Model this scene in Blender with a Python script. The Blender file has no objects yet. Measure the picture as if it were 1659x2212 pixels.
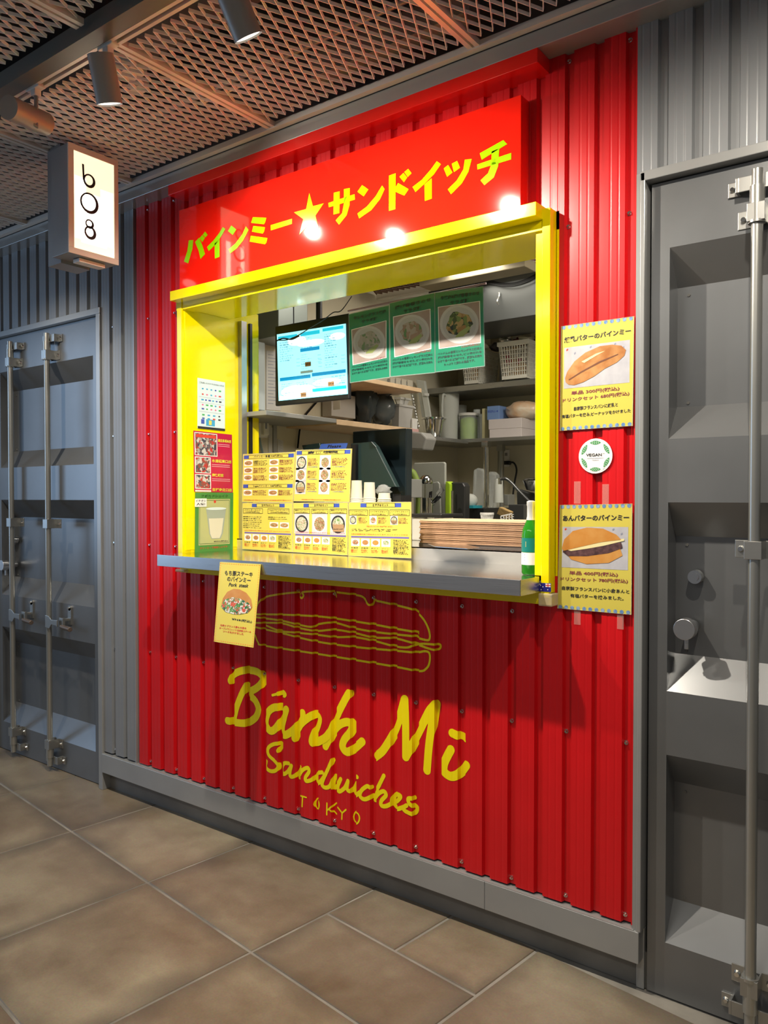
import bpy, bmesh, math, random
import numpy as np
from mathutils import Vector, Matrix
random.seed(7)
SC = bpy.context.scene
COL = SC.collection
# ------------------------------------------------------------------ camera
F, CX, CY = 1695.0, 829.5, 1106.0          # focal length in pixels of a 1659 x 2212 frame
YAW, PITCH = math.radians(36.8), math.radians(-1.09)
CAM = Vector((0, -2.1, 1.345))
FWD = Vector((-math.sin(YAW)*math.cos(PITCH), math.cos(YAW)*math.cos(PITCH), math.sin(PITCH)))
RT = Vector((math.cos(YAW), math.sin(YAW), 0)); DN = FWD.cross(RT)
cd = bpy.data.cameras.new('camera'); cam = bpy.data.objects.new('camera', cd); COL.objects.link(cam)
cd.sensor_fit = 'VERTICAL'; cd.sensor_height = 24; cd.lens = 24*F/2212; cd.clip_start = 0.02
cam.matrix_world = Matrix((( RT.x, -DN.x, -FWD.x, CAM.x), (RT.y, -DN.y, -FWD.y, CAM.y), (RT.z, -DN.z, -FWD.z, CAM.z), (0,0,0,1)))
SC.camera = cam
# ------------------------------------------------------------------ world, lights, exposure
SC.view_settings.view_transform = 'Standard'; SC.view_settings.look = 'None'
SC.view_settings.exposure = -0.12; SC.view_settings.gamma = 1; SC.view_settings.use_curve_mapping = False
w = bpy.data.worlds.new('world'); SC.world = w; w.use_nodes = True
w.node_tree.nodes['Background'].inputs[0].default_value = (0.95, 0.95, 1.0, 1)
w.node_tree.nodes['Background'].inputs[1].default_value = 0.15
def lamp(name, kind, loc, energy, color=(1,1,1), aim=None, **k):
    l = bpy.data.lights.new(name, kind); l.energy = energy; l.color = color
    for a, b in k.items(): setattr(l, a, b)
    o = bpy.data.objects.new(name, l); COL.objects.link(o); o.location = loc
    if aim is not None:
        o.rotation_euler = (Vector(aim)-Vector(loc)).to_track_quat('-Z', 'Y').to_euler()
    return o
# fill lamp added out of view behind the camera, daylight from the far left end of the corridor
lamp('corridor_light', 'AREA', (-1.2, -2.9, 2.62), 30, (1.0, 0.94, 0.84), (-1.2, -2.9, 0), shape='RECTANGLE', size=3.4, size_y=0.4)
lamp('daylight_end', 'AREA', (-6.2, -2.4, 1.9), 38, (0.42, 0.66, 1.0), (-3.4, 0.0, 0.8), shape='RECTANGLE', size=1.6, size_y=2.2)
# kitchen ceiling lamp, then a hidden fill lamp added at the right
lamp('kitchen_light', 'AREA', (-1.95, 1.15, 2.46), 11, (1.0, 0.94, 0.82), (-1.95, 1.15, 0), shape='RECTANGLE', size=.3, size_y=.7)
lamp('kitchen_light', 'AREA', (-.75, 1.1, 2.45), 34, (1.0, 0.92, 0.78), (-1.7, 1.6, .9), shape='RECTANGLE', size=.4, size_y=.9)

# ------------------------------------------------------------------ helpers
def px(u, v, x=None, y=None, z=None):
    """point of the camera ray through pixel (u,v) on the plane x=, y= or z="""
    d = FWD + RT*((u-CX)/F) + DN*((v-CY)/F)
    if y is not None: t = (y-CAM.y)/d.y
    elif x is not None: t = (x-CAM.x)/d.x
    else: t = (z-CAM.z)/d.z
    return CAM + d*t
def pp(u, v, P0, N):
    d = FWD + RT*((u-CX)/F) + DN*((v-CY)/F)
    return CAM + d*((P0-CAM).dot(N)/d.dot(N))

MATS = {}
def mat(name, color, rough=0.5, metal=0.0, spec=0.5, emit=0.0, ecol=None, noise=None, bump=0.0, bscale=60, brushed=None, trans=0.0, alpha=1.0, coat=0.0, rvar=0.0, ior=1.45, var=0.0):
    if name in MATS: return MATS[name]
    m = bpy.data.materials.new(name); m.use_nodes = True; nt = m.node_tree; n = nt.nodes; b = n['Principled BSDF']
    b.inputs['Base Color'].default_value = (*color, 1); b.inputs['Roughness'].default_value = rough
    b.inputs['Metallic'].default_value = metal; b.inputs['Specular IOR Level'].default_value = spec
    b.inputs['Transmission Weight'].default_value = trans; b.inputs['IOR'].default_value = ior
    b.inputs['Alpha'].default_value = alpha; b.inputs['Coat Weight'].default_value = coat; b.inputs['Coat Roughness'].default_value = 0.05
    if emit: b.inputs['Emission Color'].default_value = (*(ecol or color), 1); b.inputs['Emission Strength'].default_value = emit
    tc = n.new('ShaderNodeTexCoord')
    def noise_node(scale, detail=4, vec=None):
        t = n.new('ShaderNodeTexNoise'); t.inputs['Scale'].default_value = scale; t.inputs['Detail'].default_value = detail
        nt.links.new(vec or tc.outputs['Object'], t.inputs['Vector']); return t
    if noise or var:
        c2, sc = noise if noise else ([c*(1-var) for c in color], 5)
        t = noise_node(sc); r = n.new('ShaderNodeValToRGB'); r.color_ramp.elements[0].position = .35; r.color_ramp.elements[1].position = .68
        r.color_ramp.elements[0].color = (*color, 1); r.color_ramp.elements[1].color = (*c2, 1)
        nt.links.new(t.outputs[0], r.inputs[0]); nt.links.new(r.outputs[0], b.inputs['Base Color'])
    if brushed:
        mp = n.new('ShaderNodeMapping'); mp.inputs['Scale'].default_value = brushed; nt.links.new(tc.outputs['Object'], mp.inputs[0])
        t = noise_node(8, 6, mp.outputs[0]); bu = n.new('ShaderNodeBump'); bu.inputs['Strength'].default_value = 0.2; bu.inputs['Distance'].default_value = .0003
        nt.links.new(t.outputs[0], bu.inputs['Height']); nt.links.new(bu.outputs[0], b.inputs['Normal'])
        mr = n.new('ShaderNodeMapRange'); mr.inputs[3].default_value = rough*.7; mr.inputs[4].default_value = rough*1.35
        nt.links.new(t.outputs[0], mr.inputs[0]); nt.links.new(mr.outputs[0], b.inputs['Roughness'])
    elif bump:
        t = noise_node(bscale, 5); bu = n.new('ShaderNodeBump'); bu.inputs['Strength'].default_value = bump; bu.inputs['Distance'].default_value = .004
        nt.links.new(t.outputs[0], bu.inputs['Height']); nt.links.new(bu.outputs[0], b.inputs['Normal'])
    MATS[name] = m; return m
def food(name, cols, scale=120):
    """flat print of food: a coloured cell pattern"""
    m = bpy.data.materials.new(name); m.use_nodes = True; nt = m.node_tree; n = nt.nodes; b = n['Principled BSDF']
    tc = n.new('ShaderNodeTexCoord'); v = n.new('ShaderNodeTexVoronoi'); v.inputs['Scale'].default_value = scale
    nz = n.new('ShaderNodeTexNoise'); nz.inputs['Scale'].default_value = scale*.5; nz.inputs['Detail'].default_value = 4
    mx = n.new('ShaderNodeMix'); mx.data_type = 'VECTOR'; mx.inputs[0].default_value = 0.04
    nt.links.new(tc.outputs['Object'], nz.inputs['Vector']); nt.links.new(tc.outputs['Object'], mx.inputs[4]); nt.links.new(nz.outputs['Color'], mx.inputs[5])
    nt.links.new(mx.outputs[1], v.inputs['Vector'])
    sp = n.new('ShaderNodeSeparateColor'); nt.links.new(v.outputs['Color'], sp.inputs[0])
    r = n.new('ShaderNodeValToRGB'); r.color_ramp.interpolation = 'CONSTANT'; e = r.color_ramp.elements
    e[0].color = (*cols[0], 1); e[1].position = 1/len(cols); e[1].color = (*cols[1], 1)
    for i in range(2, len(cols)): q = e.new(i/len(cols)); q.color = (*cols[i], 1)
    nt.links.new(sp.outputs[0], r.inputs[0]); nt.links.new(r.outputs[0], b.inputs['Base Color']); b.inputs['Roughness'].default_value = .35
    MATS[name] = m; return m

class MB:
    def __init__(s): s.v = []; s.f = []
    def add(s, vs, fs):
        o = len(s.v); s.v += [Vector(p) for p in vs]; s.f += [tuple(i+o for i in f) for f in fs]; return s
    def box(s, x0, x1, y0, y1, z0, z1):
        x0, x1 = min(x0,x1), max(x0,x1); y0, y1 = min(y0,y1), max(y0,y1); z0, z1 = min(z0,z1), max(z0,z1)
        return s.add([(x0,y0,z0),(x1,y0,z0),(x1,y1,z0),(x0,y1,z0),(x0,y0,z1),(x1,y0,z1),(x1,y1,z1),(x0,y1,z1)],
                     [(0,3,2,1),(4,5,6,7),(0,1,5,4),(1,2,6,5),(2,3,7,6),(3,0,4,7)])
    def obox(s, c, ax, ay, az):      # oriented box by centre and three half-axis vectors
        c, ax, ay, az = Vector(c), Vector(ax), Vector(ay), Vector(az); P = []
        for k in (-1,1):
            for i, j in ((-1,-1),(1,-1),(1,1),(-1,1)): P.append(c+ax*i+ay*j+az*k)
        return s.add(P, [(0,3,2,1),(4,5,6,7),(0,1,5,4),(1,2,6,5),(2,3,7,6),(3,0,4,7)])
    def cyl(s, a, b, r0, r1=None, n=16, cap=True):
        a, b = Vector(a), Vector(b); r1 = r0 if r1 is None else r1; d = (b-a).normalized()
        u = d.orthogonal().normalized(); w = d.cross(u); o = len(s.v)
        for c, r in ((a, r0), (b, r1)):
            for i in range(n):
                t = 2*math.pi*i/n; s.v.append(c+(u*math.cos(t)+w*math.sin(t))*r)
        for i in range(n): s.f.append((o+i, o+(i+1)%n, o+n+(i+1)%n, o+n+i))
        if cap: s.f.append(tuple(o+i for i in reversed(range(n)))); s.f.append(tuple(o+n+i for i in range(n)))
        return s
    def lathe(s, c, prof, n=24, cap=True):   # prof: (radius, height) about a vertical axis
        o = len(s.v); c = Vector(c)
        for r, h in prof:
            for i in range(n):
                t = 2*math.pi*i/n; s.v.append(c+Vector((r*math.cos(t), r*math.sin(t), h)))
        for k in range(len(prof)-1):
            for i in range(n):
                s.f.append((o+k*n+i, o+k*n+(i+1)%n, o+(k+1)*n+(i+1)%n, o+(k+1)*n+i))
        if cap:
            s.f.append(tuple(o+i for i in reversed(range(n)))); q = o+(len(prof)-1)*n; s.f.append(tuple(q+i for i in range(n)))
        return s
    def tube(s, pts, r, n=8, cap=True):
        pts = [Vector(p) for p in pts]; o = len(s.v); up = None
        for i, p in enumerate(pts):
            d = (pts[min(i+1,len(pts)-1)]-pts[max(i-1,0)]).normalized()
            u = d.orthogonal().normalized() if up is None else (up-d*up.dot(d)).normalized(); up = u; w = d.cross(u)
            rr = r[i] if isinstance(r, (list, tuple)) else r
            for k in range(n):
                t = 2*math.pi*k/n; s.v.append(p+(u*math.cos(t)+w*math.sin(t))*rr)
        for i in range(len(pts)-1):
            for k in range(n): s.f.append((o+i*n+k, o+i*n+(k+1)%n, o+(i+1)*n+(k+1)%n, o+(i+1)*n+k))
        if cap: s.f.append(tuple(o+k for k in reversed(range(n)))); q = o+(len(pts)-1)*n; s.f.append(tuple(q+k for k in range(n)))
        return s
    def prism(s, pts, off):          # polygon (world points) extruded by the vector off
        pts = [Vector(p) for p in pts]; off = Vector(off); n = len(pts); o = len(s.v); s.v += pts+[p+off for p in pts]
        s.f.append(tuple(o+i for i in range(n))); s.f.append(tuple(o+n+i for i in reversed(range(n))))
        for i in range(n): s.f.append((o+i, o+n+i, o+n+(i+1)%n, o+(i+1)%n))
        return s
    def blob(s, c, rx, ry, rz, seed=0, rough=.15, nu=14, nv=9, power=1.0):
        rnd = random.Random(seed); o = len(s.v); c = Vector(c); nn = [[rnd.uniform(-1,1) for _ in range(nu)] for _ in range(nv+1)]
        for j in range(nv+1):
            ph = math.pi*j/nv
            for i in range(nu):
                t = 2*math.pi*i/nu; k = 1+rough*nn[j][i]*math.sin(ph)
                sx = math.sin(ph)**power
                s.v.append(c+Vector((rx*sx*math.cos(t)*k, ry*sx*math.sin(t)*k, rz*math.cos(ph)*(1+rough*.5*nn[j][i]))))
        for j in range(nv):
            for i in range(nu): s.f.append((o+j*nu+i, o+(j+1)*nu+i, o+(j+1)*nu+(i+1)%nu, o+j*nu+(i+1)%nu))
        return s

def wloc(p):
    v = Vector((0,0,0))
    while p is not None: v = v+p.location; p = p.parent
    return v
def obj(name, mb, m, parent=None, smooth=False, bevel=0, loc=None, kind=None, label=None, weld=False):
    base = wloc(parent) if parent is not None else Vector((0,0,0))
    l = Vector(loc) if loc is not None else Vector((0,0,0))
    me = bpy.data.meshes.new(name); me.from_pydata([v-base-l for v in mb.v], [], mb.f)
    if m: me.materials.append(m)
    bm = bmesh.new(); bm.from_mesh(me)
    if weld: bmesh.ops.remove_doubles(bm, verts=bm.verts, dist=1e-5)
    if len(bm.faces) < 60000: bmesh.ops.recalc_face_normals(bm, faces=bm.faces)
    bm.to_mesh(me); bm.free()
    if smooth:
        me.shade_smooth()
        try: me.set_sharp_from_angle(angle=math.radians(smooth if smooth is not True else 40))
        except Exception: pass
    o = bpy.data.objects.new(name, me); COL.objects.link(o); o.parent = parent; o.location = l
    if bevel:
        b = o.modifiers.new('bevel', 'BEVEL'); b.width = bevel; b.segments = 2; b.limit_method = 'ANGLE'; b.angle_limit = math.radians(50)
    if kind: o['kind'] = kind
    if label: o['label'] = label
    return o
def tag(o, label, cat, group=None):
    o['label'] = label; o['category'] = cat
    if group: o['group'] = group
    return o
def thing(name, label, cat, loc, group=None):
    o = bpy.data.objects.new(name, None); COL.objects.link(o); o.location = loc; o.empty_display_size = .05
    return tag(o, label, cat, group)
def single(name, mb, m, label, cat, group=None, **k):
    c = Vector((sum(v.x for v in mb.v)/len(mb.v), sum(v.y for v in mb.v)/len(mb.v), min(v.z for v in mb.v)))
    return tag(obj(name, mb, m, None, loc=c, **k), label, cat, group)
def dup(root, loc, label=None):
    r = root.copy(); COL.objects.link(r); r.location = loc
    if label: r['label'] = label
    for ch in list(root.children):
        c = ch.copy(); COL.objects.link(c); c.parent = r
        for g in list(ch.children): d = g.copy(); COL.objects.link(d); d.parent = c
    return r
def struct(name, mb, m, parent=None, **k):
    return obj(name, mb, m, parent, kind='structure' if parent is None else None, **k)
def pbox(u0, v0, u1, v1, y, d):
    """box whose silhouette fills the pixel box, front face at y, depth d (the right side faces the camera)"""
    vc = (v0+v1)/2; x0 = px(u0, vc, y=y).x; x1 = px(u1, vc, y=y+d).x
    um = (u0+u1)/2; z1 = px(um, v0, y=y).z if v0 > 1073 else px(um, v0, y=y).z; z0 = px(um, v1, y=y).z
    return (x0, x1, y, y+d, z0, z1)

def text_mesh(body, bold=0.0, res=2, shear=0.0):
    c = bpy.data.curves.new('t', 'FONT'); c.body = body; c.size = 1; c.offset = bold; c.resolution_u = res; c.shear = shear; c.fill_mode = 'FRONT' if hasattr(c, 'fill_mode') else c.fill_mode
    o = bpy.data.objects.new('t', c); me = bpy.data.meshes.new_from_object(o)
    vs = [v.co.copy() for v in me.vertices]; fs = [tuple(p.vertices) for p in me.polygons]
    bpy.data.objects.remove(o); bpy.data.curves.remove(c); bpy.data.meshes.remove(me); return vs, fs

class Sheet:
    """a flat printed thing; content is laid on its face in small real layers.
       mode 'px': content given in photo pixels on the sheet's plane; mode 'n': 0..1 from top left"""
    def __init__(s, name, label, cat, corners, plane, m, group=None, th=.0015, parent=None, root=None):
        s.plane = plane; s.c = [plane(*c) for c in corners]     # tl, tr, br, bl
        tl, tr, br, bl = s.c; s.n = (tr-tl).cross(tl-bl).normalized()
        if s.n.dot(CAM-tl) < 0: s.n = -s.n
        s.up = (tl-bl).normalized(); s.mode = 'n'; s.mbs = {}
        mb = MB().prism(s.c, -s.n*th)
        if root is None:
            c = (bl+br)/2; s.root = obj(name, mb, m, parent, loc=None if parent else c)
            if parent is None: tag(s.root, label, cat, group)
        else: s.root = root
    def P(s, u, v):
        if s.mode == 'px': return s.plane(u, v)
        tl, tr, br, bl = s.c; return (tl*(1-u)+tr*u)*(1-v)+(bl*(1-u)+br*u)*v
    def mb(s, m, name): return s.mbs.setdefault((m.name, name), (MB(), m, name))[0]
    def poly(s, pts, m, layer=1, name='print'):
        q = [s.P(*p)+s.n*(.0004*layer) for p in pts]; s.mb(m, name).add(q, [tuple(range(len(q)))])
    def rect(s, u0, v0, u1, v1, m, layer=1, name='print'): s.poly([(u0,v0),(u1,v0),(u1,v1),(u0,v1)], m, layer, name)
    def frame(s, u0, v0, u1, v1, t, m, layer=1, name='border'):
        a = abs((s.P(1,0)-s.P(0,0)).length/max((s.P(0,1)-s.P(0,0)).length, 1e-6)) if s.mode == 'n' else 1
        ty = t*a
        for r in ((u0,v0,u1,v0+ty),(u0,v1-ty,u1,v1),(u0,v0+ty,u0+t,v1-ty),(u1-t,v0+ty,u1,v1-ty)): s.rect(*r, m, layer, name)
    def ell(s, cx, cy, rx, ry, m, layer=1, name='print', n=20, rot=0):
        pts = []
        for i in range(n):
            t = 2*math.pi*i/n; x, y = rx*math.cos(t), ry*math.sin(t)
            pts.append((cx+x*math.cos(rot)-y*math.sin(rot), cy+x*math.sin(rot)+y*math.cos(rot)))
        s.poly(pts, m, layer, name)
    def disc(s, cx, cy, r, m, layer=1, name='print', n=20):     # round on the sheet; r as a share of its width ('n' mode)
        a = (s.c[1]-s.c[0]).length/(s.c[3]-s.c[0]).length; s.ell(cx, cy, r, r*a, m, layer, name, n)
    def text(s, body, u0, v0, u1, v1, h, m, bold=.0, layer=2, name='lettering', res=1, shear=0):
        vs, fs = text_mesh(body, bold, res, shear)
        if not vs: return
        x0 = min(v.x for v in vs); x1 = max(v.x for v in vs); y0 = min(v.y for v in vs); y1 = max(v.y for v in vs)
        A, B = s.P(u0, v0), s.P(u1, v1); H = (s.P(u0, v0-h)-A); s_ = s.n*(.0004*layer)
        s.mb(m, name).add([A+(B-A)*((v.x-x0)/(x1-x0))+H*((v.y-y0)/(y1-y0))+s_ for v in vs], fs)
    def line(s, pts, wd, m, layer=2, name='print'):
        for a, b in zip(pts, pts[1:]):
            A, B = s.P(*a), s.P(*b); d = (B-A).normalized(); q = d.cross(s.n)*wd/2; o = s.n*(.0004*layer)
            s.mb(m, name).add([A+q+o, B+q+o, B-q+o, A-q+o], [(0,1,2,3)])
    def done(s):
        for mb, m, name in s.mbs.values():
            multi = len(mb.f) > 1 and 'lettering' not in name and 'border' not in name[:6] or 'dot' in name or 'dash' in name
            obj(name, mb, m, s.root, kind='stuff' if multi and len(mb.f) > 1 else None)
        return s.root

# ------------------------------------------------------------------ materials
RED = mat('red_paint', (0.62, 0.006, 0.010), .34, spec=.5, var=.10, bump=.02, bscale=30)
REDGLOSS = mat('red_gloss_panel', (0.95, 0.012, 0.004), .06, spec=.55, coat=.3)
YEL = mat('yellow_paint', (0.90, 0.76, 0.0), .14, spec=.5, bump=.04, bscale=25, coat=.2)
YDEC = mat('yellow_lettering', (0.88, 0.72, 0.0), .4)
LIME = mat('fluorescent_yellow_film', (0.30, 0.70, 0.0), .10, coat=.3)
GREY = mat('grey_paint', (0.235, 0.245, 0.255), .38, spec=.5, metal=.1, var=.08, bump=.02)
GREYD = mat('grey_door_paint', (0.20, 0.207, 0.212), .31, spec=.6, metal=.55, var=.10, bump=.015, bscale=20)
GREYL = mat('light_grey_trim', (0.33, 0.335, 0.33), .3, metal=.3, var=.08)
KICK = mat('grey_kick_plate', (0.20, 0.195, 0.18), .5, var=.3, metal=.2)
STEEL = mat('brushed_steel', (0.66, 0.65, 0.62), .13, metal=1.0, brushed=(.6, 120, 120))
STEELF = mat('brushed_steel_front', (0.66, 0.66, 0.66), .30, metal=1.0, brushed=(.6, 3, 110))
CHROME = mat('chrome', (0.72, 0.72, 0.70), .14, metal=1.0)
ZINC = mat('zinc_plated', (0.42, 0.42, 0.40), .36, metal=.9, bump=.05)
RODM = mat('grey_rod', (0.42, 0.42, 0.39), .28, metal=.75, var=.1)
BLK = mat('black_plastic', (0.012, 0.012, 0.014), .35)
DARK = mat('dark_gap', (0.01, 0.01, 0.01), .8)
WHT = mat('white_plastic', (0.72, 0.70, 0.66), .4)
PAPER = mat('white_paper', (0.80, 0.80, 0.78), .6)
MESHM = mat('taupe_expanded_metal', (0.84, 0.84, 0.82), .42, metal=.1)
RAILM = mat('taupe_rail', (0.72, 0.68, 0.62), .4, metal=.2)
TRACKM = mat('grey_track', (0.16, 0.165, 0.15), .4, metal=.3)
SPOTM = mat('grey_spot_body', (0.30, 0.29, 0.27), .45, metal=.3)
KCAB = mat('matte_black_cable', (.015,.015,.015), .8, spec=.1)
LENS = mat('lamp_lens', (1, .95, .85), .3, emit=2.2, ecol=(1.0, .94, .84))
SLAB = mat('dark_slab', (0.08, 0.078, 0.075), .9, noise=((0.14,0.13,0.12), 3))
GALV = mat('galvanised_duct', (0.40, 0.40, 0.38), .4, metal=.6, var=.3)
KWALL = mat('cream_wall', (0.66, 0.60, 0.45), .5, var=.08)
WOOD = mat('pale_wood', (0.62, 0.44, 0.27), .5, noise=((0.50,0.34,0.20), 12))
CLEAR = mat('clear_plastic', (0.90, 0.93, 0.92), .18, trans=.75, ior=1.2, spec=.5)
FROST = mat('frosted_plastic', (0.74, 0.75, 0.70), .35, trans=.35, ior=1.15)
LIMEG = mat('lime_plastic', (0.40, 0.62, 0.03), .35)
INK = mat('black_ink', (0.02, 0.02, 0.025), .5)
INKB = mat('brown_ink', (0.22, 0.04, 0.05), .5)
INKR = mat('red_ink', (0.62, 0.05, 0.03), .5)
INKBL = mat('blue_ink', (0.05, 0.09, 0.42), .5)
INKG = mat('grey_ink', (0.25, 0.27, 0.35), .5)
MENUY = mat('menu_yellow', (0.72, 0.60, 0.10), .18, coat=.3)
POSTY = mat('poster_yellow', (0.62, 0.53, 0.09), .35, coat=.2)
PHOTO = mat('photo_grey', (0.50, 0.50, 0.53), .3, noise=((0.42,0.42,0.46), 30))

# ------------------------------------------------------------------ corrugated sheets
G0, PITCHG = -0.744, 0.0873
BR = [(-.0140, 0), (-.0100, .013), (.0100, .013), (.0140, 0), (.0285, 0), (.0310, .0005), (.0335, .0005), (.0360, 0), (.0513, 0), (.0538, .0005), (.0563, .0005), (.0588, 0)]
def prof(x):
    d = (x-G0+.0140) % PITCHG - .0140
    for (a, ya), (b, yb) in zip(BR, BR[1:]+[(PITCHG-.0140, 0)]):
        if a <= d <= b: return ya+(yb-ya)*(d-a)/(b-a) if b > a else ya
    return 0
def breaks(x0, x1):
    out = {round(x0, 5), round(x1, 5)}; k = math.floor((x0-G0)/PITCHG)-1
    while G0+k*PITCHG < x1+.1:
        for a, _ in BR:
            x = G0+k*PITCHG+a
            if x0 < x < x1: out.add(round(x, 5))
        k += 1
    return sorted(out)
def corr(mb, x0, x1, z0, z1, off=0):
    X = breaks(x0, x1); o = len(mb.v)
    for x in X: mb.v.append(Vector((x, prof(x)+off, z0))); mb.v.append(Vector((x, prof(x)+off, z1)))
    for i in range(len(X)-1): mb.f.append((o+2*i, o+2*i+2, o+2*i+3, o+2*i+1))
ZT, ZB = 2.597, 0.178
RL, RR = -2.930, -0.7245
m_ = MB(); WX0, WX1, WZ0, WZ1 = -2.585, -0.985, 1.05, 2.16
corr(m_, RL, WX0, ZB, ZT); corr(m_, WX1, RR, ZB, ZT); corr(m_, WX0, WX1, ZB, WZ0); corr(m_, WX0, WX1, WZ1, ZT)
wall_front = struct('wall_front', m_, RED)
m_ = MB(); corr(m_, -3.175, RL, ZB, ZT); corr(m_, -6.2, -3.175, 2.19, ZT); corr(m_, -6.2, -4.25, 0, 2.19)
wall_left = struct('wall_left', m_, GREY)
m_ = MB(); corr(m_, RR, 1.0, 2.19, ZT, -.004)
wall_right = struct('wall_right', m_, GREY)
# thin joint trims between the colours
struct('trim_1', MB().box(RL-.006, RL, -.004, .02, .17, ZT), GREYL)
struct('trim_2', MB().box(RR, RR+.012, -.006, .03, .17, 2.205), GREYL)
# screws
sc_m = MB().cyl((0,0,0), (0,-.0025,0), .0066, n=8).cyl((0,-.0025,0), (0,-.0075,0), .005, .0035, n=8)
screw0 = obj('screw', sc_m, CHROME, wall_front, smooth=True); first = True
def screw(x, z, parent):
    global first
    if first and parent is wall_front: o = screw0; first = False
    else: o = screw0.copy(); COL.objects.link(o); o.parent = parent
    o.location = (x, .013, z)
for k in range(0, 26):
    x = G0-.006+0.0-k*.0873*2
    if x < RL+.02: break
    for z in (.196, .672, 1.003, 1.138, 1.617, 2.113, 2.577):
        if WX0-.01 < x < WX1+.01 and 1.02 < z < 2.2: continue
        if not (WX0-.03 < x < WX1+.03) and z == 1.003: continue
        screw(x, z, wall_front)
for z in (.20, .66, 1.14, 1.62, 2.11): screw(G0-27*.0873, z, wall_left)

# ------------------------------------------------------------------ floor: rotated 60 cm tiles
TH = math.radians(7.3); TU = Vector((math.cos(TH), -math.sin(TH), 0)); TV = Vector((math.sin(TH), math.cos(TH), 0)); TO = px(542, 2056, z=0)
GROUT = mat('grout', (0.30, 0.28, 0.24), .8, var=.5)
floor = struct('floor', MB().box(-8, 3, -6, .5, -.05, -.0025), GROUT)
TILE = bpy.data.materials.new('stained_stone_tile'); TILE.use_nodes = True
def tile_mat():
    nt = TILE.node_tree; n = nt.nodes; L = nt.links.new; b = n['Principled BSDF']
    tc = n.new('ShaderNodeTexCoord'); oi = n.new('ShaderNodeObjectInfo'); geo = n.new('ShaderNodeNewGeometry')
    ad = n.new('ShaderNodeVectorMath'); ad.operation = 'ADD'; sc = n.new('ShaderNodeVectorMath'); sc.operation = 'SCALE'; sc.inputs[3].default_value = 37
    cb = n.new('ShaderNodeCombineXYZ'); L(oi.outputs['Random'], cb.inputs[0]); L(oi.outputs['Random'], cb.inputs[1]); L(cb.outputs[0], sc.inputs[0])
    L(tc.outputs['Object'], ad.inputs[0]); L(sc.outputs[0], ad.inputs[1])
    n1 = n.new('ShaderNodeTexNoise'); n1.inputs['Scale'].default_value = 1.7; n1.inputs['Detail'].default_value = 8; n1.inputs['Roughness'].default_value = .62; n1.inputs['Distortion'].default_value = .15; L(ad.outputs[0], n1.inputs['Vector'])
    r1 = n.new('ShaderNodeValToRGB'); e = r1.color_ramp.elements; e[0].position = .33; e[0].color = (0.17, 0.122, 0.075, 1); e[1].position = .64; e[1].color = (0.37, 0.315, 0.215, 1)
    q = e.new(.5); q.color = (0.27, 0.215, 0.145, 1); L(n1.outputs[0], r1.inputs[0])
    # per tile tint
    r2 = n.new('ShaderNodeValToRGB'); e = r2.color_ramp.elements; e[0].color = (1.0, .98, .95, 1); e[1].color = (.72, .72, .74, 1); L(oi.outputs['Random'], r2.inputs[0])
    mu = n.new('ShaderNodeMix'); mu.data_type = 'RGBA'; mu.blend_type = 'MULTIPLY'; mu.inputs[0].default_value = 1; L(r1.outputs[0], mu.inputs[6]); L(r2.outputs[0], mu.inputs[7])
    # grime towards the edges
    sx = n.new('ShaderNodeSeparateXYZ'); L(tc.outputs['Generated'], sx.inputs[0]); ds = []
    for i in (0, 1):
        s1 = n.new('ShaderNodeMath'); s1.operation = 'SUBTRACT'; s1.inputs[1].default_value = .5; L(sx.outputs[i], s1.inputs[0])
        s2 = n.new('ShaderNodeMath'); s2.operation = 'ABSOLUTE'; L(s1.outputs[0], s2.inputs[0]); ds.append(s2)
    mxx = n.new('ShaderNodeMath'); mxx.operation = 'MAXIMUM'; L(ds[0].outputs[0], mxx.inputs[0]); L(ds[1].outputs[0], mxx.inputs[1])
    n2 = n.new('ShaderNodeTexNoise'); n2.inputs['Scale'].default_value = 3.5; L(ad.outputs[0], n2.inputs['Vector'])
    w1 = n.new('ShaderNodeMath'); w1.operation = 'MULTIPLY_ADD'; w1.inputs[1].default_value = .28; L(n2.outputs[0], w1.inputs[0]); L(mxx.outputs[0], w1.inputs[2])
    mr = n.new('ShaderNodeMapRange'); mr.inputs[1].default_value = .52; mr.inputs[2].default_value = .68; mr.inputs[3].default_value = 0; mr.inputs[4].default_value = .80; L(w1.outputs[0], mr.inputs[0])
    m2 = n.new('ShaderNodeMix'); m2.data_type = 'RGBA'; L(mr.outputs[0], m2.inputs[0]); L(mu.outputs[2], m2.inputs[6]); m2.inputs[7].default_value = (0.10, 0.083, 0.062, 1)
    # fine grain
    n3 = n.new('ShaderNodeTexNoise'); n3.inputs['Scale'].default_value = 160; n3.inputs['Detail'].default_value = 3; L(tc.outputs['Object'], n3.inputs['Vector'])
    m3 = n.new('ShaderNodeMix'); m3.data_type = 'RGBA'; m3.blend_type = 'OVERLAY'; m3.inputs[0].default_value = .25; L(m2.outputs[2], m3.inputs[6]); L(n3.outputs['Color'], m3.inputs[7])
    L(m3.outputs[2], b.inputs['Base Color'])
    rr = n.new('ShaderNodeMapRange'); rr.inputs[3].default_value = .30; rr.inputs[4].default_value = .62; L(n1.outputs[0], rr.inputs[0]); L(rr.outputs[0], b.inputs['Roughness'])
    bu = n.new('ShaderNodeBump'); bu.inputs['Strength'].default_value = .12; bu.inputs['Distance'].default_value = .003; L(n1.outputs[0], bu.inputs['Height']); L(bu.outputs[0], b.inputs['Normal'])
tile_mat()
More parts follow.
